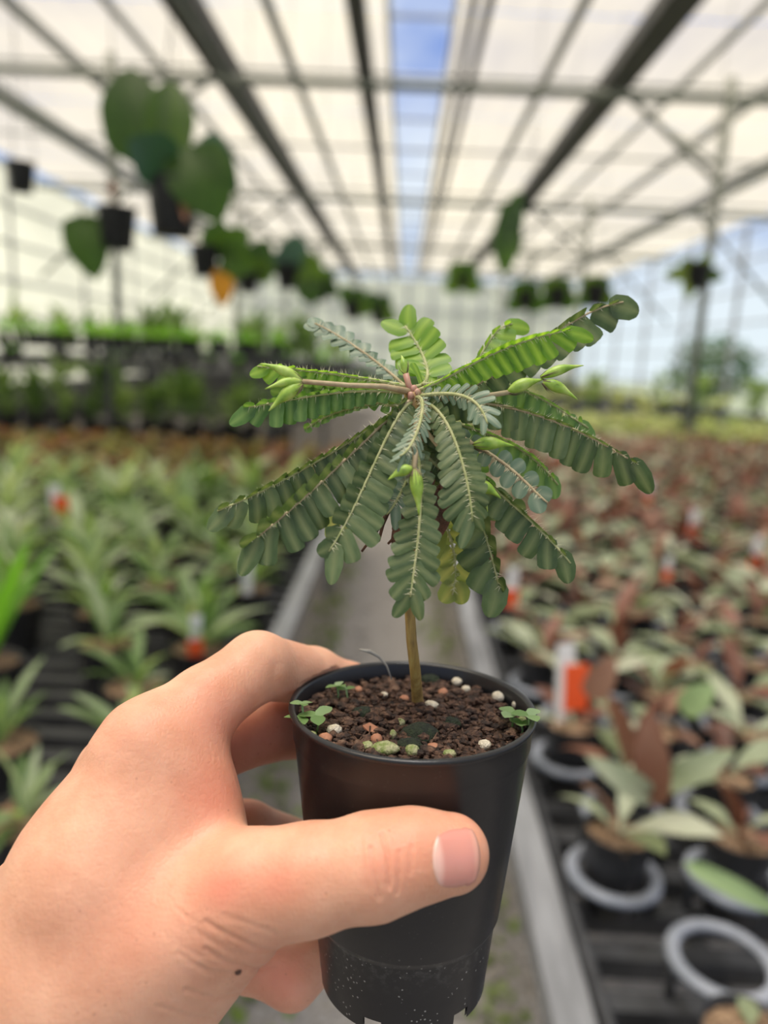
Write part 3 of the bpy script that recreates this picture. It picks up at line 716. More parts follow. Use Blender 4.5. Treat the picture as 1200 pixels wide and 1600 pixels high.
m, nt, out = material('scuffed_black_plastic')
b = N(nt, 'ShaderNodeBsdfPrincipled'); b.inputs['Roughness'].default_value = .3
v = coords(nt); vf = N(nt, 'ShaderNodeTexVoronoi', Scale=620.0); nt.links.new(v, vf.inputs['Vector'])
dust = N(nt, 'ShaderNodeMath', operation='LESS_THAN'); dust.inputs[1].default_value = .17; nt.links.new(vf.outputs['Distance'], dust.inputs[0])
sx = N(nt, 'ShaderNodeSeparateXYZ'); nt.links.new(v, sx.inputs['Vector'])
low = N(nt, 'ShaderNodeMapRange'); low.inputs['From Min'].default_value = .026; low.inputs['From Max'].default_value = .016; low.inputs['To Min'].default_value = .05; low.inputs['To Max'].default_value = .9
nt.links.new(sx.outputs['Z'], low.inputs['Value'])
pn = noise(nt, v, 160, 3); gt = N(nt, 'ShaderNodeMath', operation='GREATER_THAN'); gt.inputs[1].default_value = .52; nt.links.new(pn, gt.inputs[0])
d1 = N(nt, 'ShaderNodeMath', operation='MULTIPLY'); nt.links.new(dust.outputs[0], d1.inputs[0]); nt.links.new(gt.outputs[0], d1.inputs[1])
d2 = N(nt, 'ShaderNodeMath', operation='MULTIPLY'); nt.links.new(d1.outputs[0], d2.inputs[0]); nt.links.new(low.outputs['Result'], d2.inputs[1])
band = N(nt, 'ShaderNodeMapRange'); band.inputs['From Min'].default_value = .012; band.inputs['From Max'].default_value = .0225; band.inputs['To Min'].default_value = 0; band.inputs['To Max'].default_value = .30; nt.links.new(sx.outputs['Z'], band.inputs['Value'])
inb = N(nt, 'ShaderNodeMath', operation='LESS_THAN'); inb.inputs[1].default_value = .0226; nt.links.new(sx.outputs['Z'], inb.inputs[0])
sm = N(nt, 'ShaderNodeMapRange'); sm.inputs['From Min'].default_value = .50; sm.inputs['From Max'].default_value = .72; nt.links.new(noise(nt, v, 420, 6, .7), sm.inputs['Value'])
s1 = N(nt, 'ShaderNodeMath', operation='MULTIPLY'); nt.links.new(band.outputs['Result'], s1.inputs[0]); nt.links.new(sm.outputs['Result'], s1.inputs[1])
s2 = N(nt, 'ShaderNodeMath', operation='MULTIPLY_ADD'); nt.links.new(s1.outputs[0], s2.inputs[0]); nt.links.new(inb.outputs[0], s2.inputs[1]); nt.links.new(d2.outputs[0], s2.inputs[2])
mc = N(nt, 'ShaderNodeMix', data_type='RGBA'); nt.links.new(s2.outputs[0], mc.inputs['Factor']); mc.inputs[6].default_value = (.010, .010, .012, 1); mc.inputs[7].default_value = (.30, .29, .27, 1)
nt.links.new(mc.outputs[2], b.inputs['Base Color'])
rr = N(nt, 'ShaderNodeMapRange'); rr.inputs['To Min'].default_value = .22; rr.inputs['To Max'].default_value = .40; nt.links.new(noise(nt, v, 90, 4), rr.inputs['Value']); nt.links.new(rr.outputs['Result'], b.inputs['Roughness'])
bp = N(nt, 'ShaderNodeBump', Strength=.12, Distance=.0006); nt.links.new(noise(nt, v, 120, 4), bp.inputs['Height']); nt.links.new(bp.outputs['Normal'], b.inputs['Normal'])
nt.links.new(b.outputs['BSDF'], out.inputs['Surface']); M['potblack'] = m

# wall with a step and six drainage notches at its foot
n = 120; H = POT_H
outer = [(.0232, 0), (.0235, .0035), (.0242, .0105), (.0252, .0205), (.0254, .0214), (.0259, .0220), (.0262, .0228), (.0290, .048), (.0315, .0705), (.0319, .0715), (.0321, .0775), (.0330, .0782), (.0332, .0790), (.0330, .0795)]
inner = [(.0318, .0795), (.0314, .0788), (.0309, .0720), (.0285, .048), (.0255, .0228), (.0246, .0200), (.0228, .0035), (.0226, 0)]
prof = outer + inner; V = []; Fc = []
for r, z in prof:
    for k in range(n): V.append((r * math.cos(2 * PI * k / n), r * math.sin(2 * PI * k / n), z))
off = math.radians(-52)
def notched(k):
    a = 2 * PI * (k + .5) / n
    return any(abs((a - off - j * PI / 3 + PI) % (2 * PI) - PI) < .10 for j in range(6))
for i in range(len(prof) - 1):
    for k in range(n):
        if (i < 1 or i == len(prof) - 2) and notched(k): continue
        Fc.append((i * n + k, i * n + (k + 1) % n, (i + 1) * n + (k + 1) % n, (i + 1) * n + k))
pw = link('pot', mesh_data('pot', V, Fc, M['potblack']), held)
pw['label'] = 'scuffed black plastic pot'
MB().lathe([(.0232, .0040), (.012, .0045), (.004, .0040)], 40).build('pot_floor', M['potblack'], held)

# soil with crumbs, perlite, sprouts
m, nt, out = material('potting_soil'); b = N(nt, 'ShaderNodeBsdfPrincipled'); b.inputs['Roughness'].default_value = .85
v = coords(nt); nt.links.new(ramp(nt, noise(nt, v, 330, 5, .7), [(.32, (.008, .006, .005)), (.46, (.040, .021, .014)), (.58, (.12, .062, .038)), (.66, (.19, .12, .08)), (.74, (.04, .036, .016))]), b.inputs['Base Color'])
bp = N(nt, 'ShaderNodeBump', Strength=.8, Distance=.0008); nt.links.new(noise(nt, v, 1400, 3), bp.inputs['Height']); nt.links.new(bp.outputs['Normal'], b.inputs['Normal'])
nt.links.new(b.outputs['BSDF'], out.inputs['Surface']); M['soil'] = m
SZ = POT_H - .0055
nr, na = 26, 72; V = []; Fc = []
bump = rng.uniform(-1, 1, (nr + 1, na)); bump = bump + np.roll(bump, 1, 1)
for i in range(nr + 1):
    r = .0316 * i / nr
    for k in range(na):
        V.append((r * math.cos(2 * PI * k / na), r * math.sin(2 * PI * k / na), SZ - .0005 + .0013 * (1 - (i / nr) ** 2) + .00055 * bump[i, k] * min(1, i / 4)))
for i in range(nr):
    for k in range(na): Fc.append((i * na + k, (i + 1) * na + k, (i + 1) * na + (k + 1) % na, i * na + (k + 1) % na))
link('soil', mesh_data('soil', V, Fc, M['soil']), held)
cr_ = MB()
for i in range(1300):
    a = random.random() * 6.283; d = .0305 * math.sqrt(random.random()); s = random.choice((.0004, .0005, .0006, .0007, .0009, .0011, .0015))
    cr_.ico((d * math.cos(a), d * math.sin(a), SZ + .0006 + .0010 * (1 - (d / .0316) ** 2) + random.uniform(-.0002, .0006)), s, 1, (random.uniform(.8, 1.5), random.uniform(.8, 1.4), .8), .25)
for i in range(60):
    a = random.random() * 6.283; d = .027 * math.sqrt(random.random()); t = random.random() * 6.28; l = random.uniform(.002, .006)
    p = np.array([d * math.cos(a), d * math.sin(a), SZ + .0016]); q = np.array([math.cos(t), math.sin(t), random.uniform(-.1, .3)]) * l
    cr_.tube([p - q * .5, p + q * .5 + [0, 0, .0004]], .00022, 5)
tag(cr_.build('soil_crumbs', M['soil'], held, smooth=False), kind='stuff')
def soil_hit(px, py, dz=0.0):
    """where the line of sight meets the soil surface (pot space)"""
    o = L(CAM); d = L(CAM + ray(px, py)) - o; return o + d * ((SZ + .0012 + dz - o[2]) / d[2])
M['perlite'] = simple('perlite', (.55, .48, .36), (.74, .68, .55), 500, .8, bump=.5)
M['mossbead'] = simple('mossy_perlite', (.16, .22, .05), (.45, .44, .26), 500, .85, bump=.5)
M['chip'] = simple('bark_chip', (.32, .13, .07), (.50, .24, .14), 300, .7)
M['darkmoss'] = simple('dark_moss', (.012, .018, .012), (.03, .045, .02), 700, .9, bump=.8)
M['sprout'] = leafmat('sprout_leaf', [(.10, .20, .05), (.20, .32, .12), (.30, .42, .24)], .3)
for (px, py, r, mat, sq) in ((697, 1054, .0024, 'perlite', (1.3, 1, .75)), (714, 1068, .0016, 'perlite', (1.1, 1, .8)), (728, 1079, .0014, 'perlite', (1, 1, .8)), (674, 1105, .0017, 'perlite', (1.3, 1, .8)), (522, 1144, .0017, 'perlite', (1.2, 1, .9)), (778, 1092, .0019, 'perlite', (1, 1.2, .8)), (806, 1103, .0012, 'perlite', (1, 1, 1)), (648, 1115, .0012, 'mossbead', (1, 1, 1)), (625, 1132, .0013, 'mossbead', (1.1, 1, 1)), (601, 1174, .0024, 'mossbead', (1.5, 1, .7)), (644, 1177, .0018, 'mossbead', (1, 1, .9)), (614, 1151, .0012, 'mossbead', (.8, 1, 1.2)), (497, 1052, .0012, 'perlite', (1, 1, .8)), (816, 1130, .0014, 'mossbead', (1, 1, 1)), (757, 1167, .0016, 'perlite', (1.1, 1, .8)), (508, 1158, .0017, 'chip', (1.1, 1, .9)), (677, 1170, .0014, 'chip', (1.2, 1, .8)), (632, 1095, .0015, 'chip', (1, 1, .8)), (588, 1158, .0016, 'chip', (1, 1, .9)), (486, 1152, .0014, 'mossbead', (1.1, 1, .8)), (600, 1088, .0012, 'perlite', (1, 1, .8)), (692, 1085, .0016, 'chip', (1, 1, .8)), (560, 1080, .0013, 'chip', (1, 1, .8)), (730, 1062, .0012, 'mossbead', (1, 1, .8)), (702, 1180, .0014, 'mossbead', (1.2, 1, .7)), (574, 1168, .0014, 'mossbead', (1.2, 1, .8))):
    p = soil_hit(px, py); MB().ico((0, 0, 0), r, 2, sq, .10).build({'perlite': 'perlite_bead', 'mossbead': 'mossy_bead', 'chip': 'bark_chip'}[mat], M[mat], held, p + [0, 0, r * .35])
for (px, py, r) in ((655, 1148, .0042), (567, 1114, .0026), (640, 1165, .0028), (705, 1130, .0024), (672, 1062, .0026), (625, 1045, .0020)):
    p = soil_hit(px, py); MB().ico((0, 0, 0), r, 3, (1.2, 1.1, .6), .10).build('moss_clump', M['darkmoss'], held, p)
p = soil_hit(583, 1145); MB().add([(-.0028, .0002, .0012), (-.001, .0018, .0014), (.0026, -.0004, .0004), (.0024, -.0012, .0003), (-.001, -.0012, .0002), (-.0028, .0002, .0004), (-.001, .0018, .0006), (.0026, -.0004, -.0002)], [(0, 4, 3, 2, 1), (0, 5, 4), (1, 2, 7, 6), (5, 6, 7, 3, 4), (0, 1, 6, 5), (2, 3, 7)]).build('bark_chip', M['chip'], held, p + [0, 0, .0006], smooth=False)
seedleaf = leaf_data('leaf', .0042, .0036, M['sprout'], .35, .5, .1, .9, 6, 0, .0004)
for (px, py, h, k, s) in ((468, 1122, .003, 3, 1.1), (495, 1118, .004, 3, 1.3), (472, 1100, .006, 3, .9), (527, 1072, .004, 3, .9), (541, 1077, .0035, 2, .8), (800, 1115, .004, 3, 1.3), (826, 1118, .005, 3, 1.2), (815, 1132, .002, 3, 1.0)):
    p = soil_hit(px, py, h); b_ = p - [0, 0, h + .001]
    sp = MB().tube([b_, b_ + [.0004, 0, h * .6], p], .00028, 6).build('sprout', M['sprout'], held)
    for j in range(k): link('leaf', seedleaf, sp, p, (random.gauss(0, .12), random.gauss(0, .15), j * 2.1 + px), s * .85)
o = MB().tube([LP(562, 1015, .207), LP(578, 1018, .208), LP(592, 1026, .209), LP(604, 1040, .2095), LP(612, 1062, .2095)], [.0003, .0006, .0005, .0003, .0002], 6)
M['whisker'] = simple('dry_stalk', (.32, .30, .27), None, 30, .6); o.build('dry_stalk', M['whisker'], held)

# ------------------------------------------------------------------ the plant
m, nt, out = material('woody_stem'); b = N(nt, 'ShaderNodeBsdfPrincipled'); b.inputs['Roughness'].default_value = .6
v = coords(nt, (1, 1, .25)); nt.links.new(ramp(nt, noise(nt, v, 700, 4), [(.3, (.17, .10, .025)), (.55, (.30, .19, .05)), (.75, (.36, .27, .09))]), b.inputs['Base Color'])
bp = N(nt, 'ShaderNodeBump', Strength=.4, Distance=.0003); nt.links.new(noise(nt, v, 1800), bp.inputs['Height']); nt.links.new(bp.outputs['Normal'], b.inputs['Normal']); nt.links.new(b.outputs['BSDF'], out.inputs['Surface']); M['stem'] = m
base = soil_hit(653, 1100)
st = [base - [0, 0, .004], base, LP(649, 1050, .1975), LP(643, 1000, .1965), LP(640, 950, .195), LP(641, 880, .1935), LP(645, 800, .1915), LP(648, 720, .189), LP(647, 650, .187), LP(645, 612, .186)]
MB().tube(st, [.0017, .0017, .0015, .00145, .0014, .0015, .0018, .0022, .0026, .0022], 14).build('stem', M['stem'], held)

M['rachis'] = simple('leaf_rib', (.30, .33, .13), (.40, .40, .20), 400, .6)
M['fuzz'] = simple('leaf_fuzz', (.62, .60, .38), (.70, .66, .46), 400, .7)
M['rachisred'] = simple('leaf_rib_tan', (.34, .25, .15), (.42, .34, .20), 400, .6)
def leafletmat(name, c1, c2, c3, trans, tcol, rough=.42):
    m, nt, out = material(name); b = N(nt, 'ShaderNodeBsdfPrincipled'); b.inputs['Roughness'].default_value = rough; b.inputs['Specular IOR Level'].default_value = .4
    oi = N(nt, 'ShaderNodeObjectInfo'); v = coords(nt); f = noise(nt, v, 2.2, 4)
    a = N(nt, 'ShaderNodeMath', operation='MULTIPLY_ADD'); a.inputs[1].default_value = .5; nt.links.new(f, a.inputs[0])
    q = N(nt, 'ShaderNodeMath', operation='MULTIPLY'); q.inputs[1].default_value = .5; nt.links.new(oi.outputs['Random'], q.inputs[0]); nt.links.new(q.outputs[0], a.inputs[2])
    c = ramp(nt, a.outputs[0], [(.2, c1), (.5, c2), (.8, c3)])
    at = N(nt, 'ShaderNodeAttribute', attribute_name='vein'); mv = N(nt, 'ShaderNodeMix', data_type='RGBA')
    sc = N(nt, 'ShaderNodeMath', operation='MULTIPLY'); sc.inputs[1].default_value = .45; nt.links.new(at.outputs['Fac'], sc.inputs[0]); nt.links.new(sc.outputs[0], mv.inputs['Factor'])
    nt.links.new(c, mv.inputs[6]); mv.inputs[7].default_value = (min(1, c3[0] * 2.2), min(1, c3[1] * 1.7), c3[2] * 1.8, 1); c = mv.outputs[2]
    nt.links.new(c, b.inputs['Base Color'])
    t = N(nt, 'ShaderNodeBsdfTranslucent'); h = N(nt, 'ShaderNodeMix', data_type='RGBA', blend_type='MULTIPLY'); h.inputs['Factor'].default_value = 1
    nt.links.new(c, h.inputs[6]); h.inputs[7].default_value = (*tcol, 1); nt.links.new(h.outputs[2], t.inputs['Color'])
    bp = N(nt, 'ShaderNodeBump', Strength=.22, Distance=.0004); nt.links.new(noise(nt, coords(nt, (1.4, 5, 1)), 2.4, 4, .6), bp.inputs['Height']); nt.links.new(bp.outputs['Normal'], b.inputs['Normal'])
    s = N(nt, 'ShaderNodeMixShader'); s.inputs['Fac'].default_value = trans
    nt.links.new(b.outputs['BSDF'], s.inputs[1]); nt.links.new(t.outputs['BSDF'], s.inputs[2]); nt.links.new(s.outputs['Shader'], out.inputs['Surface']); return m
M['lf_dark'] = leafletmat('leaflet_dark', (.040, .069, .024), (.066, .106, .038), (.114, .162, .074), .22, (2.0, 2.2, .8))
M['lf_blue'] = leafletmat('leaflet_blue', (.055, .10, .062), (.095, .155, .10), (.16, .225, .16), .18, (1.6, 1.9, 1))
M['lf_bright'] = leafletmat('leaflet_bright', (.08, .19, .018), (.13, .27, .03), (.20, .36, .06), .50, (1.7, 1.7, .7))
M['lf_mid'] = leafletmat('leaflet_mid', (.045, .11, .025), (.075, .165, .04), (.12, .22, .07), .32, (1.9, 2.0, .8))
M['lf_olive'] = leafletmat('leaflet_olive', (.14, .18, .035), (.20, .25, .06), (.28, .31, .10), .40, (1.5, 1.6, .8))

LEAFLETS = {}
def leaflet_data(mat, var):
    """oblong blunt blade of unit length along +X, unit width along Y, upper side +Z"""
    key = (mat, var)
    if key in LEAFLETS: return LEAFLETS[key]
    seg, V, Fc, ve = 8, [], [], []
    for i in range(seg + 1):
        t = i / seg
        t = (0, .05, .18, .36, .55, .74, .88, .96, 1)[i]
        w = .5 * ((.55, .86, 1, 1, 1, 1, .96, .78, .34) if var < 4 else (.3, .55, .86, 1, 1, .9, .66, .42, .1) if var == 4 else (.5, .72, .95, 1, .96, .82, .60, .40, .12))[i]
        w *= (.94 + .08 * t); cv = (-.08, -.14, -.03, -.18, -.12, -.10)[var] * t * t
        for k, sg in enumerate((-1, -.55, 0, .55, 1)):
            asym = .05 * math.sin(PI * t) * (1 if var % 2 else -1)
            ed = .012 * math.sin(t * 17 + var) if abs(sg) == 1 else 0
            V.append((t, sg * w + asym + ed, cv - .03 * w * abs(sg) ** 2 * 2 + (-.012 if sg == 0 else 0) + .02 * math.sin(t * 5 + var * 2) * sg)); ve.append(1.0 if k == 2 else 0.0)
    for i in range(seg):
        for k in range(4): Fc.append((i * 5 + k, (i + 1) * 5 + k, (i + 1) * 5 + k + 1, i * 5 + k + 1))
    me = mesh_data('leaflet', V, Fc, M[mat]); at = me.attributes.new('vein', 'FLOAT', 'POINT'); at.data.foreach_set('value', ve)
    LEAFLETS[key] = me; return me
LCOUNT = [0]; REST = {}
def frond(pts, zs, la, lb, a, b, mat, n=13, solo=True, rib='rachis', taper=(.35, .8), wf=1.26, hair=1.0, sweep=.20, rr=.00042, label=None, gap=.06, tip=1.0, oval=False):
    """a feather leaf: pts = rib in the photograph with depths zs; la, lb = leaflet length (px) on its two sides,
    a, b = how far each side is turned (0 in the picture plane, + towards the viewer), in degrees"""
    P = np.array([W(x, y, z) for (x, y), z in zip(pts, zs)])
    dx_, dy_ = pts[-1][0] - pts[0][0], pts[-1][1] - pts[0][1]
    if dx_ < 0 and -dx_ > .5 * abs(dy_): la, lb, a, b = lb, la, b, a          # first side is always the upper one
    # smooth curve through the points
    m_ = len(P); ts = np.linspace(0, 1, m_); tt = np.linspace(0, 1, 41)
    deg = min(3, m_ - 1); Q = np.stack([np.polyval(np.polyfit(ts, P[:, i], deg), tt) for i in range(3)], 1) if m_ > 2 else np.outer(1 - tt, P[0]) + np.outer(tt, P[1])
    seglen = np.linalg.norm(np.diff(Q, axis=0), axis=1); S = np.concatenate([[0], np.cumsum(seglen)]); Ltot = S[-1]
    at = lambda s: np.array([np.interp(s, S, Q[:, i]) for i in range(3)])
    zav = float(np.mean(zs)); u = zav / FPX
    Ql = L(Q)
    tend = 1 - .62 * max(la, lb) * u / Ltot
    kq = max(4, int(41 * min(1, tend + .06)) // 2)
    mb = MB(); mb.tube(Ql[::2][:kq], np.linspace(rr * 1.35, rr * .55, kq), 7)
    def frame(s):
        p = at(s); T = at(min(Ltot, s + 1e-4)) - at(max(0, s - 1e-4)); T /= np.linalg.norm(T)
        V_ = CAM - p; V_ /= np.linalg.norm(V_); V_ = V_ - T * (V_ @ T)
        if np.linalg.norm(V_) < .15: V_ = U_ - T * (U_ @ T)
        V_ /= np.linalg.norm(V_); return p, T, V_, np.cross(V_, T)          # V_ to viewer, last: left of the rib in the picture
    # soft hairs on the rib
    for i in range(int(230 * hair)):
        s = Ltot * random.uniform(.05, tend); p, T, V_, G = frame(s); th = random.random() * 6.283
        d = (math.cos(th) * V_ + math.sin(th) * G + T * random.uniform(-.1, .7)); d *= random.uniform(.0010, .0024) / np.linalg.norm(d)
        q = np.cross(d, V_); q *= .00007 / (np.linalg.norm(q) + 1e-12)
        mb.add(L(np.array([p + q, p - q, p + d])), [(0, 1, 2)])
    leaf = mb.build('leaf', M[rib], held)
    leaf.data.materials.append(M['fuzz']); leaf.data.polygons.foreach_set('material_index', [1 if len(f) == 3 else 0 for f in mb.f])
    if label: leaf['label'] = label
    use_solo = solo and LCOUNT[0] < 300
    for i in range(n):
        t = gap + (tend - gap) * (i + .5) / n; te = t / tend
        for side, ln, an in ((1, la, a), (-1, lb, b)):
            if ln <= 0: continue
            p, T, V_, G = frame(Ltot * min(.995, t + random.gauss(0, .003)))
            env = taper[0] + (1 - taper[0]) * min(1, (te / taper[1])) ** 1.1
            env *= 1.0 - .10 * max(0, (te - .8) / .2)
            A_ = math.radians(an + random.gauss(0, 3.5))
            d = side * math.cos(A_) * G + math.sin(A_) * V_
            sw = sweep + (1.9 * tip * ((te - .80) / .17) ** 1.5 if te > .80 else 0) + random.gauss(0, .03)
            X = d + T * sw; X /= np.linalg.norm(X)
            # upper face: normal turned to the viewer side
            Nn = np.cross(X, T) * side; 
            if Nn @ (math.cos(A_) * V_ - side * math.sin(A_) * G) < 0: Nn = -Nn
            Nn = Nn - X * (Nn @ X); Nn /= np.linalg.norm(Nn); Y = np.cross(Nn, X)
            ll = ln * u * env * random.uniform(.95, 1.06) * (1.2 if i == n - 1 else 1); ww = Ltot * (tend - gap) / n * wf * (.72 + .28 * env) * (1.15 if i == n - 1 else 1.05 if i == n - 2 else 1)
            # turn each blade a little about its length, as slats are
            ro = math.radians(random.gauss(5, 3)); Y, Nn = Y * math.cos(ro) + Nn * math.sin(ro), Nn * math.cos(ro) - Y * math.sin(ro)
            mt = Matrix(((X[0] * ll, Y[0] * ww, Nn[0] * ll, p[0]), (X[1] * ll, Y[1] * ww, Nn[1] * ll, p[1]), (X[2] * ll, Y[2] * ww, Nn[2] * ll, p[2]), (0, 0, 0, 1)))
            me = leaflet_data(mat, 4 if oval else 5 if i == n - 1 else random.randrange(4)); loc = PMi @ mt
            if use_solo:
                o = link('leaflet', me, leaf); o.matrix_local = loc; LCOUNT[0] += 1
            else: REST.setdefault(mat, []).append((me, loc))
    return leaf
K = (646, 618)
# the leaves that show largest, leaflet by leaflet
frond([(648, 618), (600, 655), (470, 735), (318, 806)], [.186, .184, .180, .176], 14, 47, 70, 8, 'lf_dark', 15, label='long drooping leaf whose tip hangs lowest at its side of the plant')
frond([(650, 625), (606, 655), (500, 755), (361, 870)], [.186, .181, .175, .170], 26, 60, 62, 12, 'lf_dark', 14, rib='rachisred')
frond([(652, 630), (612, 668), (558, 782), (494, 886)], [.186, .180, .174, .170], 28, 56, 40, 12, 'lf_dark', 13)
frond([(650, 690), (657, 780), (650, 870), (637, 960)], [.184, .177, .173, .172], 44, 48, 18, 18, 'lf_dark', 13, sweep=.55, label='leaf hanging straight down in front of the stem')
frond([(656, 630), (697, 660), (728, 745), (739, 842)], [.186, .180, .174, .172], 32, 52, 22, 12, 'lf_dark', 15, sweep=.5)
frond([(652, 622), (773, 632), (890, 668), (1024, 744)], [.187, .185, .181, .178], 8, 54, 75, 5, 'lf_dark', 15, rib='rachisred', taper=(.5, .6))
frond([(648, 612), (720, 578), (800, 540), (915, 512)], [.186, .182, .178, .176], 12, 42, 70, 10, 'lf_bright', 14, taper=(.4, .6))
frond([(648, 620), (773, 585), (880, 512), (992, 470)], [.188, .193, .198, .201], 16, 48, 70, 15, 'lf_dark', 12, rib='rachisred')
frond([(650, 640), (720, 720), (792, 772), (845, 835), (903, 893)], [.188, .186, .184, .182, .181], 10, 48, 70, 8, 'lf_dark', 13)
frond([(654, 640), (705, 700), (752, 815), (788, 955)], [.189, .190, .190, .190], 18, 56, 60, 8, 'lf_dark', 10, sweep=.5)
frond([(646, 615), (540, 612), (450, 625), (362, 640)], [.186, .189, .190, .190], 14, 42, 65, 12, 'lf_mid', 13)
frond([(648, 620), (625, 596), (560, 545), (480, 500)], [.188, .197, .206, .213], 26, 26, -40, 40, 'lf_blue', 13, sweep=.9, rib='rachisred')
frond([(648, 605), (668, 580), (650, 535), (618, 490)], [.188, .197, .204, .208], 46, 42, 10, 10, 'lf_bright', 8, sweep=.3, wf=1.4, taper=(.75, .5))
frond([(640, 605), (560, 590), (470, 578), (392, 572)], [.187, .192, .195, .196], 8, 30, 70, 20, 'lf_bright', 13)
# smaller or half hidden ones
frond([(648, 622), (660, 640), (645, 690), (616, 712)], [.185, .178, .170, .166], 34, 34, -30, -30, 'lf_blue', 13, False, sweep=.7, wf=.7)
frond([(650, 620), (720, 618), (752, 640), (765, 672)], [.185, .179, .174, .172], 34, 30, -20, 5, 'lf_blue', 10, False, sweep=.6, wf=.8)
frond([(640, 625), (540, 640), (474, 673)], [.189, .196, .200], 10, 10, 60, 40, 'lf_mid', 12, False)
frond([(660, 620), (770, 600), (850, 625), (933, 678)], [.190, .197, .199, .200], 6, 42, 60, 12, 'lf_mid', 13, False)
frond([(655, 645), (773, 682), (835, 718), (879, 766)], [.190, .194, .196, .197], 8, 36, 60, 20, 'lf_mid', 12, False)
frond([(655, 650), (770, 712), (825, 757), (862, 790)], [.188, .182, .178, .176], 24, 30, 10, 12, 'lf_blue', 9, False, wf=1.0, rib='rachisred', oval=True)
frond([(660, 600), (735, 575), (770, 525), (820, 508)], [.189, .198, .203, .205], 10, 36, 60, 20, 'lf_bright', 9, False)
frond([(655, 690), (690, 800), (710, 870), (704, 942)], [.192, .199, .201, .202], 34, 34, 10, 10, 'lf_olive', 9, False, sweep=.6)
frond([(640, 660), (600, 720), (560, 770), (500, 815)], [.191, .198, .201, .202], 10, 44, 60, 20, 'lf_olive', 10, False)
frond([(648, 700), (640, 740), (615, 790), (600, 800)], [.183, .180, .178, .178], 36, 32, 15, 15, 'lf_blue', 8, False)
frond([(655, 680), (700, 740), (790, 790), (800, 800)], [.186, .190, .192, .192], 20, 30, 20, 15, 'lf_dark', 8, False)
frond([(640, 625), (590, 625), (540, 600), (420, 622)], [.188, .193, .196, .198], 20, 30, 50, 10, 'lf_mid', 12, False)
frond([(642, 640), (600, 700), (575, 720), (540, 745)], [.190, .194, .196, .197], 20, 42, 40, 15, 'lf_mid', 9, False)
frond([(650, 660), (668, 720), (676, 770), (672, 830)], [.188, .190, .191, .192], 30, 34, 10, 10, 'lf_dark', 9, False)
frond([(650, 650), (690, 690), (720, 720), (760, 770)], [.188, .190, .191, .192], 30, 34, 20, 10, 'lf_mid', 9, False)
mats = list(REST); parts = []
for k, mname in enumerate(mats): parts += [(me, loc, k) for me, loc in REST[mname]]
ve = [d.value for me, _, _ in parts for d in me.attributes['vein'].data]
rd = joined(parts, 'leaflets', [M[x] for x in mats]); at = rd.attributes.new('vein', 'FLOAT', 'POINT'); at.data.foreach_set('value', ve)
tag(link('leaflets', rd, held), kind='stuff')

# flower buds in small clusters, on hairy stalks
m, nt, out = material('flower_bud'); b = N(nt, 'ShaderNodeBsdfPrincipled'); b.inputs['Roughness'].default_value = .45
v = coords(nt, (1, 1, 1)); nt.links.new(ramp(nt, noise(nt, v, 300, 3), [(.3, (.17, .30, .03)), (.5, (.30, .45, .06)), (.72, (.46, .56, .16))]), b.inputs['Base Color'])
b.inputs['Subsurface Weight'].default_value = .25; b.inputs['Subsurface Radius'].default_value = (.4, .6, .1); b.inputs['Subsurface Scale'].default_value = .002
nt.links.new(b.outputs['BSDF'], out.inputs['Surface']); M['bud'] = m
M['hair'] = simple('bristle', (.07, .05, .03), (.2, .16, .08), 100, .6); M['pink'] = simple('pinkish_shoot', (.40, .17, .14), (.42, .28, .18), 300, .5)
M['dead'] = simple('withered_leaf', (.05, .025, .018), (.16, .07, .045), 300, .8, bump=.4)
def bud(A, B, z0, z1, wpx, bristles=10):
    a, c = LP(*A, z0), LP(*B, z1); prof = [.30, .62, .92, 1.0, .98, .82, .55, .34, .22, .06]
    pts = [a + (c - a) * t + np.array([0, 0, .0006 * math.sin(PI * t)]) for t in np.linspace(0, 1, 10)]
    o = MB().tube(pts, np.array(prof) * wpx / 2 * z0 / FPX, 12).build('flower_bud', M['bud'], held)
    h = MB(); d = (c - a) / np.linalg.norm(c - a)
    for i in range(bristles):
        q = rng.normal(size=3); q -= d * (q @ d); q /= np.linalg.norm(q); p = a + q * wpx * .15 * z0 / FPX
        h.tube([p, p + q * .0009 + d * .0016, p + q * .0013 + d * random.uniform(.0025, .0045)], [.00012, .00009, .00002], 4)
    if bristles: h.build('bristles', M['hair'], o)
def stalk(pts, zs, r, mat): MB().tube([LP(x, y, z) for (x, y), z in zip(pts, zs)], r, 8).build('flower_stalk', M[mat], held)
stalk([(640, 612), (600, 604), (545, 602), (472, 596)], [.185, .181, .178, .176], [.0009, .0007, .0006, .0006], 'rachisred')
bud((473, 596), (407, 568), .176, .175, 17); bud((473, 596), (414, 608), .176, .173, 15); bud((472, 600), (420, 642), .176, .174, 22)
stalk([(652, 650), (650, 700), (647, 733)], [.183, .172, .168], [.0009, .0007, .0006], 'rachisred')
bud((645, 732), (606, 750), .168, .167, 18); bud((648, 732), (655, 806), .168, .168, 22, 14)
stalk([(652, 618), (740, 622), (800, 612)], [.186, .184, .184], [.0009, .0007, .0006], 'rachisred')
bud((793, 613), (850, 593), .184, .184, 20, 4); bud((845, 590), (912, 571), .184, .184, 16, 14); bud((848, 597), (902, 624), .183, .182, 18, 14)
stalk([(655, 640), (700, 680), (742, 696)], [.184, .180, .178], .0007, 'rachisred')
bud((738, 696), (804, 697), .178, .177, 21, 14); bud((742, 756), (783, 779), .177, .176, 20, 10)
stalk([(655, 660), (710, 730), (745, 757)], [.184, .180, .177], .0006, 'rachisred')
bud((634, 585), (627, 555), .185, .186, 12, 3); stalk([(645, 615), (638, 600), (634, 584)], [.185, .185, .185], .0008, 'pink')
bud((755, 772), (762, 800), .178, .178, 9, 0)
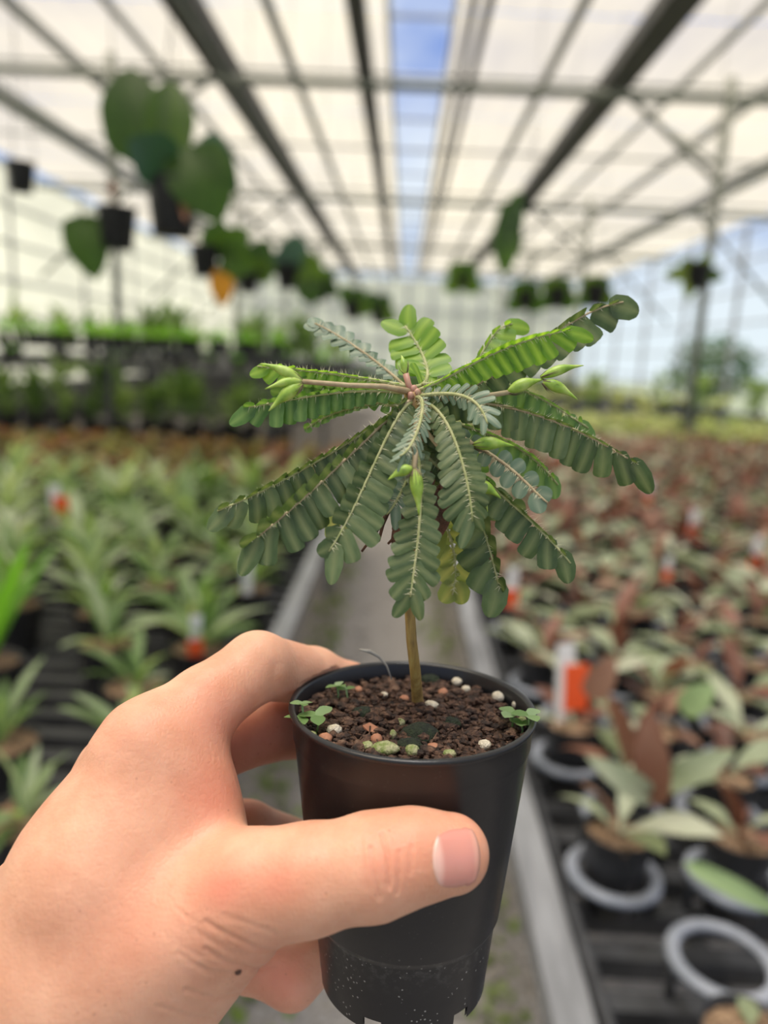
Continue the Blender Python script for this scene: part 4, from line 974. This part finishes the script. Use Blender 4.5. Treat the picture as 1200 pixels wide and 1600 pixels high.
for (x, y, z, r) in ((646, 608, .1850, .0010), (642, 618, .184, .0009), (652, 613, .1845, .0009)): MB().ico(LP(x, y, z), r, 2, (1, 1, 1.2), .12).build('crown_shoot', M['pink'], held)
# withered brown leaves under the crown
for pts in ([(612, 780), (600, 812), (585, 835), (565, 862)], [(612, 785), (598, 820), (592, 846)], [(650, 790), (625, 830), (606, 850)], [(655, 780), (635, 815), (618, 853)], [(612, 790), (616, 812), (614, 828)], [(690, 760), (688, 800), (692, 830)], [(640, 760), (622, 785), (605, 795)]):
    MB().tube([LP(x, y, .187) for x, y in pts], np.linspace(.0007, .0003, len(pts)), 6).build('withered_leaf', M['dead'], held)
for (A, B, w) in (((660, 790), (612, 852), .006), ((665, 740), (640, 815), .007), ((700, 760), (680, 850), .006)):
    leaf_at(held, np.zeros(3), LP(*A, .188), LP(*B, .187), w, M['dead'], face=L(CAM), bend=.12, name='withered_leaf')
leaf_at(held, np.zeros(3), LP(690, 830, .19), LP(676, 888, .189), .004, M['lf_olive'], face=L(CAM), bend=.1, name='young_leaf')

# ------------------------------------------------------------------ the hand (one continuous body from blended limbs)
def cp(x, y, z): return np.array([(x - CX) / FPX * z, (y - CY) / FPX * z, z])
def capsule(P, a, b, ra, rb):
    ab = b - a; t = np.clip(((P - a) @ ab) / (ab @ ab), 0, 1)
    return np.linalg.norm(P - a - t[:, None] * ab, axis=1) - (ra + (rb - ra) * t)
def smin(a, b, k):
    h = np.maximum(k - np.abs(a - b), 0) / k; return np.minimum(a, b) - h * h * k * .25
def chain(P, pts, k=.003):
    d = None
    for (p, q) in zip(pts[:-1], pts[1:]):
        c = capsule(P, cp(*p[:3]), cp(*q[:3]), p[3], q[3]); d = c if d is None else smin(d, c, k)
    return d
FINGERS = [
    [(232, 1168, .184, .0112), (320, 1100, .194, .0097), (402, 1041, .205, .0093), (490, 1056, .226, .0084), (545, 1076, .236, .0080), (596, 1100, .2405, .0072)],
    [(190, 1215, .199, .0108), (415, 1140, .223, .0092), (505, 1140, .2350, .0085), (595, 1165, .2388, .0078)],
    [(185, 1290, .211, .0104), (385, 1300, .226, .0089), (485, 1332, .2350, .0083), (585, 1350, .2365, .0076)],
    [(215, 1410, .214, .0100), (385, 1500, .221, .0082), (456, 1530, .2215, .0080), (524, 1474, .2300, .0072)]]
THUMB = [(150, 1530, .168, .0170), (395, 1388, .166, .0120), (480, 1373, .164, .0110), (585, 1352, .1635, .0106), (645, 1336, .1640, .0093), (704, 1333, .1652, .0086)]
PALM = [
    [(232, 1168, .184, .0108), (60, 1490, .172, .0165)], [(190, 1212, .199, .0105), (50, 1500, .186, .0165)],
    [(185, 1290, .211, .0100), (75, 1510, .199, .0150)], [(215, 1410, .214, .0098), (120, 1545, .204, .0140)],
    [(365, 1432, .173, .0122), (205, 1562, .174, .0200)], [(318, 1290, .182, .0095), (170, 1410, .176, .0160)], [(285, 1215, .187, .0090), (180, 1330, .180, .0130)],
    [(300, 1390, .187, .0120), (140, 1480, .185, .0200)], [(255, 1212, .185, .0095), (160, 1370, .1735, .0150)],
    [(95, 1560, .178, .0235), (-90, 1830, .165, .0262)], [(40, 1520, .188, .0215), (-150, 1790, .176, .0245)], [(-120, 1800, .170, .0290), (-330, 2120, .150, .0330)]]
def hand_sdf(P):
    palm = None
    for c in PALM:
        d = chain(P, c); palm = d if palm is None else smin(palm, d, .014)
    palm = smin(palm, chain(P, THUMB, .004), .007)
    fg = None
    for c in FINGERS:
        d = chain(P, c, .0025); fg = d if fg is None else smin(fg, d, .0012)
    return smin(palm, fg, .0065)
h = .0005
lo = np.array([-.155, .020, .125]); hi = np.array([.030, .205, .258])
nx, ny, nz_ = (np.ceil((hi - lo) / h / 4).astype(int) * 4)
cs = 4; cnx, cny, cnz = nx // cs, ny // cs, nz_ // cs
cg = np.stack(np.meshgrid(*[lo[i] + h * (cs * np.arange(k) + cs / 2 - .5) for i, k in enumerate((cnx, cny, cnz))], indexing='ij'), -1).reshape(-1, 3)
cd = hand_sdf(cg).reshape(cnx, cny, cnz).astype(np.float32)
D = np.repeat(np.repeat(np.repeat(cd, cs, 0), cs, 1), cs, 2)
near = np.abs(D) < h * cs * 1.6
ii = np.argwhere(near)
D[near] = hand_sdf(lo + h * ii)
s_ = D < 0
corner = [s_[a:nx - 1 + a, b:ny - 1 + b, c:nz_ - 1 + c] for a in (0, 1) for b in (0, 1) for c in (0, 1)]
cnt = sum(c.astype(np.int8) for c in corner); act = (cnt > 0) & (cnt < 8)
ci = np.argwhere(act); idx = -np.ones(act.shape, np.int64); idx[act] = np.arange(len(ci))
acc = np.zeros((len(ci), 3)); num = np.zeros(len(ci))
for ax in range(3):
    o1, o2 = [k for k in range(3) if k != ax]
    for e1 in (0, 1):
        for e2 in (0, 1):
            a = ci.copy(); a[:, o1] += e1; a[:, o2] += e2; c = a.copy(); c[:, ax] += 1
            da = D[a[:, 0], a[:, 1], a[:, 2]]; dc = D[c[:, 0], c[:, 1], c[:, 2]]; x = (da < 0) != (dc < 0)
            t = np.where(x, da / np.where(x, da - dc, 1), 0); p = a.astype(float); p[:, ax] += t; acc[x] += p[x]; num[x] += 1
HV = lo + h * acc / num[:, None]
quads = []
for ax in range(3):
    sh = [nx - 1, ny - 1, nz_ - 1]; o1, o2 = (ax + 1) % 3, (ax + 2) % 3
    A = [slice(1, k) for k in sh]; B_ = [slice(1, k) for k in sh]; A[ax] = slice(0, sh[ax]); B_[ax] = slice(1, sh[ax] + 1)
    sa, sb = s_[tuple(A)], s_[tuple(B_)]; e = np.argwhere(sa != sb); 
    if not len(e): continue
    fl_ = sa[tuple(e.T)]; base_i = e.copy(); base_i[:, o1] += 1; base_i[:, o2] += 1
    def g(d1, d2): q = base_i.copy(); q[:, o1] -= d1; q[:, o2] -= d2; return idx[tuple(q.T)]
    q = np.stack([g(1, 1), g(0, 1), g(0, 0), g(1, 0)], 1); q[~fl_] = q[~fl_][:, ::-1]; quads.append(q)
quads = np.concatenate(quads)
def grad(P, e=.0004):
    g = np.stack([hand_sdf(P + e * np.eye(3)[i]) - hand_sdf(P - e * np.eye(3)[i]) for i in range(3)], 1); return g / (np.linalg.norm(g, axis=1)[:, None] + 1e-12)
G_ = grad(HV)
for _ in range(2): HV = HV - G_ * hand_sdf(HV)[:, None]
# skin folds: thumb joint, heel of the thumb, web, finger joints
pxy = np.stack([CX + FPX * HV[:, 0] / HV[:, 2], CY + FPX * HV[:, 1] / HV[:, 2]], 1)
front = np.clip(-G_[:, 2] * 2.5, 0, 1)
def polyd(poly):
    best = np.full(len(pxy), 1e9)
    for a, c in zip(poly[:-1], poly[1:]):
        a = np.array(a, float); c = np.array(c, float); t = np.clip(((pxy - a) @ (c - a)) / ((c - a) @ (c - a)), 0, 1); best = np.minimum(best, np.linalg.norm(pxy - a - t[:, None] * (c - a), axis=1))
    return best
CREASES = [([(579, 1325), (585, 1367), (593, 1404)], 2.6, .00034), ([(597, 1304), (606, 1337), (608, 1387)], 2.6, .00042), ([(624, 1330), (624, 1358), (620, 1396)], 2.6, .00024), ([(643, 1322), (641, 1365)], 2.6, .0002),
    ([(564, 1310), (568, 1350), (572, 1390)], 2.8, .00010),
    ([(320, 1440), (360, 1462), (404, 1482), (440, 1488)], 3.2, .00030), ([(320, 1482), (352, 1502), (400, 1514), (430, 1508)], 3.2, .00034), ([(290, 1546), (336, 1560), (372, 1552)], 3.2, .00028), ([(248, 1572), (300, 1590), (330, 1590)], 3.2, .0002),
    ([(350, 1430), (390, 1444), (430, 1458)], 3.2, .00016), ([(310, 1508), (340, 1530), (380, 1538)], 3.2, .00016), ([(300, 1452), (340, 1476), (380, 1496)], 3, .00012), ([(280, 1490), (320, 1516), (350, 1522)], 3, .00012),
    ([(432, 1040), (428, 1062), (426, 1086)], 7, .0002)]
for k_ in range(9):                                              # fine lines across the heel of the thumb
    CREASES.append(([(262 + 13 * k_, 1400 + 9 * k_ + 12 * math.sin(k_)), (290 + 13 * k_, 1432 + 8 * k_), (300 + 14 * k_, 1468 + 7 * k_)], 2.4, .00009))
    CREASES.append(([(250 + 9 * k_, 1455 + 10 * k_), (300 + 9 * k_, 1478 + 9 * k_ + 5 * math.sin(2 * k_)), (345 + 8 * k_, 1490 + 7 * k_)], 2.4, .00009))
for poly, w, dep in CREASES:
    dd = polyd(poly); HV -= G_ * (dep * np.exp(-(dd / w) ** 2) * front)[:, None]
    HV += G_ * (dep * .35 * np.exp(-((dd - 2.6 * w) / (1.4 * w)) ** 2) * front)[:, None]
# raised tendons and knuckles
def blob(x, y, r): return np.exp(-(((pxy - [x, y]) ** 2).sum(1)) / r ** 2)
HV += G_ * ((.0006 * blob(205, 1130, 32) + .0007 * blob(150, 1168, 26) + .0005 * blob(400, 1005, 30) + .0004 * blob(600, 1345, 36)) * front)[:, None]
red = .9 * blob(348, 1388, 34) + .7 * blob(432, 1378, 40) + .55 * blob(605, 1345, 55) + .75 * blob(335, 1245, 60) + .5 * blob(330, 1120, 50) + .35 * blob(240, 1440, 110) + .8 * blob(440, 1535, 60) + .4 * blob(700, 1300, 60) + .5 * blob(400, 1160, 60) + .35 * blob(180, 1130, 50)
HO = C2W(cp(95, 1560, .178)); HW = C2W(HV)
# flesh flattens against the pot instead of entering it
hl = L(HW); hr = np.hypot(hl[:, 0], hl[:, 1]); wall_r = np.interp(hl[:, 2], [p[1] for p in outer], [p[0] for p in outer]) - .0003
push = (hl[:, 2] > -.0005) & (hl[:, 2] < POT_H + .0012) & (hr < wall_r)
hl[push, :2] *= (wall_r / np.maximum(hr, 1e-6))[push, None]
HW[push] = hl[push] @ np.array(PM)[:3, :3].T + np.array(PM)[:3, 3]
hm = bpy.data.meshes.new('hand'); hm.vertices.add(len(HW)); hm.vertices.foreach_set('co', (HW - HO).astype(np.float32).ravel())
hm.loops.add(len(quads) * 4); hm.polygons.add(len(quads)); hm.loops.foreach_set('vertex_index', quads.astype(np.int32).ravel())
hm.polygons.foreach_set('loop_start', np.arange(0, len(quads) * 4, 4, dtype=np.int32)); hm.polygons.foreach_set('use_smooth', np.ones(len(quads), bool))
hm.update(calc_edges=True); hm.validate()
at = hm.attributes.new('flush', 'FLOAT', 'POINT'); at.data.foreach_set('value', np.clip(red, 0, 1).astype(np.float32))
m, nt, out = material('skin'); b = N(nt, 'ShaderNodeBsdfPrincipled'); b.inputs['Roughness'].default_value = .48; b.inputs['Specular IOR Level'].default_value = .35
v = coords(nt); c = ramp(nt, noise(nt, v, 55, 5, .6), [(.30, (.60, .28, .172)), (.5, (.68, .352, .230)), (.7, (.75, .425, .288))])
fl2 = N(nt, 'ShaderNodeAttribute', attribute_name='flush'); mv = N(nt, 'ShaderNodeMix', data_type='RGBA'); fm = N(nt, 'ShaderNodeMath', operation='MULTIPLY'); fm.inputs[1].default_value = .6
nt.links.new(fl2.outputs['Fac'], fm.inputs[0]); nt.links.new(fm.outputs[0], mv.inputs['Factor']); nt.links.new(c, mv.inputs[6]); mv.inputs[7].default_value = (.70, .21, .14, 1)
# pores: a sprinkling of tiny darker dots
pv = N(nt, 'ShaderNodeTexVoronoi', Scale=330.0); nt.links.new(v, pv.inputs['Vector']); pl = N(nt, 'ShaderNodeMath', operation='LESS_THAN'); pl.inputs[1].default_value = .10; nt.links.new(pv.outputs['Distance'], pl.inputs[0])
pg = N(nt, 'ShaderNodeMath', operation='GREATER_THAN'); pg.inputs[1].default_value = .54; nt.links.new(noise(nt, v, 90), pg.inputs[0])
pmn = N(nt, 'ShaderNodeMath', operation='MULTIPLY'); nt.links.new(pl.outputs[0], pmn.inputs[0]); nt.links.new(pg.outputs[0], pmn.inputs[1]); pm2 = N(nt, 'ShaderNodeMath', operation='MULTIPLY'); pm2.inputs[1].default_value = .3; nt.links.new(pmn.outputs[0], pm2.inputs[0])
mp2 = N(nt, 'ShaderNodeMix', data_type='RGBA'); nt.links.new(pm2.outputs[0], mp2.inputs['Factor']); nt.links.new(mv.outputs[2], mp2.inputs[6]); mp2.inputs[7].default_value = (.30, .13, .08, 1)
nt.links.new(mp2.outputs[2], b.inputs['Base Color'])
b.inputs['Subsurface Weight'].default_value = .35; b.inputs['Subsurface Radius'].default_value = (1.0, .35, .18); b.inputs['Subsurface Scale'].default_value = .0035
va = N(nt, 'ShaderNodeTexVoronoi', Scale=900.0, feature='DISTANCE_TO_EDGE'); nt.links.new(coords(nt, (1, 1, .45)), va.inputs['Vector'])
vb = noise(nt, coords(nt, (.5, 1, 1.6)), 700, 4, .65)
ad = N(nt, 'ShaderNodeMath', operation='ADD'); nt.links.new(va.outputs['Distance'], ad.inputs[0]); nt.links.new(vb, ad.inputs[1])
bp = N(nt, 'ShaderNodeBump', Strength=.27, Distance=.0005); nt.links.new(ad.outputs[0], bp.inputs['Height']); nt.links.new(bp.outputs['Normal'], b.inputs['Normal'])
nt.links.new(b.outputs['BSDF'], out.inputs['Surface']); M['skin'] = m
hm.materials.append(m)
hand = tag(link('person_hand', hm, loc=HO), 'bare left hand gripping the small black pot, thumb across its front', 'hand')

def hit_hand(px, py):
    """walk along each line of sight to the skin"""
    d = np.stack([(px - CX) / FPX, (py - CY) / FPX, np.ones_like(px)], 1); nd = d / np.linalg.norm(d, axis=1)[:, None]; P = nd * .13
    for _ in range(60): P = P + nd * np.minimum(hand_sdf(P), .004)[:, None] * .8
    return P
# thumb nail
nu, nv = 16, 16; uu, vv = np.meshgrid(np.linspace(-1, 1, nu), np.linspace(-1, 1, nv), indexing='ij')
# squircle mapping of the square onto a rounded nail outline
sx_ = uu * np.sqrt(1 - .46 * vv ** 2); sy_ = vv * np.sqrt(1 - .30 * uu ** 2)
npx = (712 + 37 * sx_ + 3 * sy_); npy = (1341 + 47 * sy_ - 6 * sx_)
P = hit_hand(npx.ravel(), npy.ravel()); Gn = grad(P)
lift = (.00030 - .00034 * np.clip(np.maximum(np.abs(uu), np.abs(vv)) - .75, 0, 1) / .25 * (uu < .6)).ravel()
top = P + Gn * lift[:, None]; bot = P - Gn * .0004
V = list(C2W(top) - HO) + list(C2W(bot) - HO); Fc = []
for i in range(nu - 1):
    for j in range(nv - 1):
        a = i * nv + j; Fc.append((a, a + 1, a + nv + 1, a + nv)); b0 = a + nu * nv; Fc.append((b0, b0 + nv, b0 + nv + 1, b0 + 1))
ring = [i * nv for i in range(nu)] + [(nu - 1) * nv + j for j in range(1, nv)] + [i * nv + nv - 1 for i in range(nu - 2, -1, -1)] + [j for j in range(nv - 2, 0, -1)]
for a, c in zip(ring, ring[1:] + ring[:1]): Fc.append((a, c, c + nu * nv, a + nu * nv))
m, nt, out = material('fingernail'); b = N(nt, 'ShaderNodeBsdfPrincipled'); b.inputs['Roughness'].default_value = .28; b.inputs['Subsurface Weight'].default_value = .3; b.inputs['Subsurface Radius'].default_value = (1, .4, .3); b.inputs['Subsurface Scale'].default_value = .001
at_ = N(nt, 'ShaderNodeAttribute', attribute_name='lunula'); nt.links.new(ramp(nt, at_.outputs['Fac'], [(.0, (.72, .46, .38)), (.16, (.74, .44, .37)), (.28, (.62, .27, .22)), (.85, (.62, .27, .22)), (.97, (.68, .36, .27))]), b.inputs['Base Color'])
nt.links.new(b.outputs['BSDF'], out.inputs['Surface'])
nd_ = mesh_data('fingernail', V, Fc, m); at = nd_.attributes.new('lunula', 'FLOAT', 'POINT')
lv = np.clip((sx_ + 1) / 2 + .10 * sy_ ** 2 - .02 * sy_, 0, 1).ravel(); at.data.foreach_set('value', np.concatenate([lv, lv]).astype(np.float32))
tag(link('fingernail', nd_, hand), 'pink thumb nail with a pale base')
sp = hit_hand(np.array([372.0]), np.array([1517.0])); spn = grad(sp)
MB().ico(C2W(sp + spn * .0001)[0] - HO, .00075, 2, (1, 1, 1), .15).build('soil_speck', M['dead'], hand)
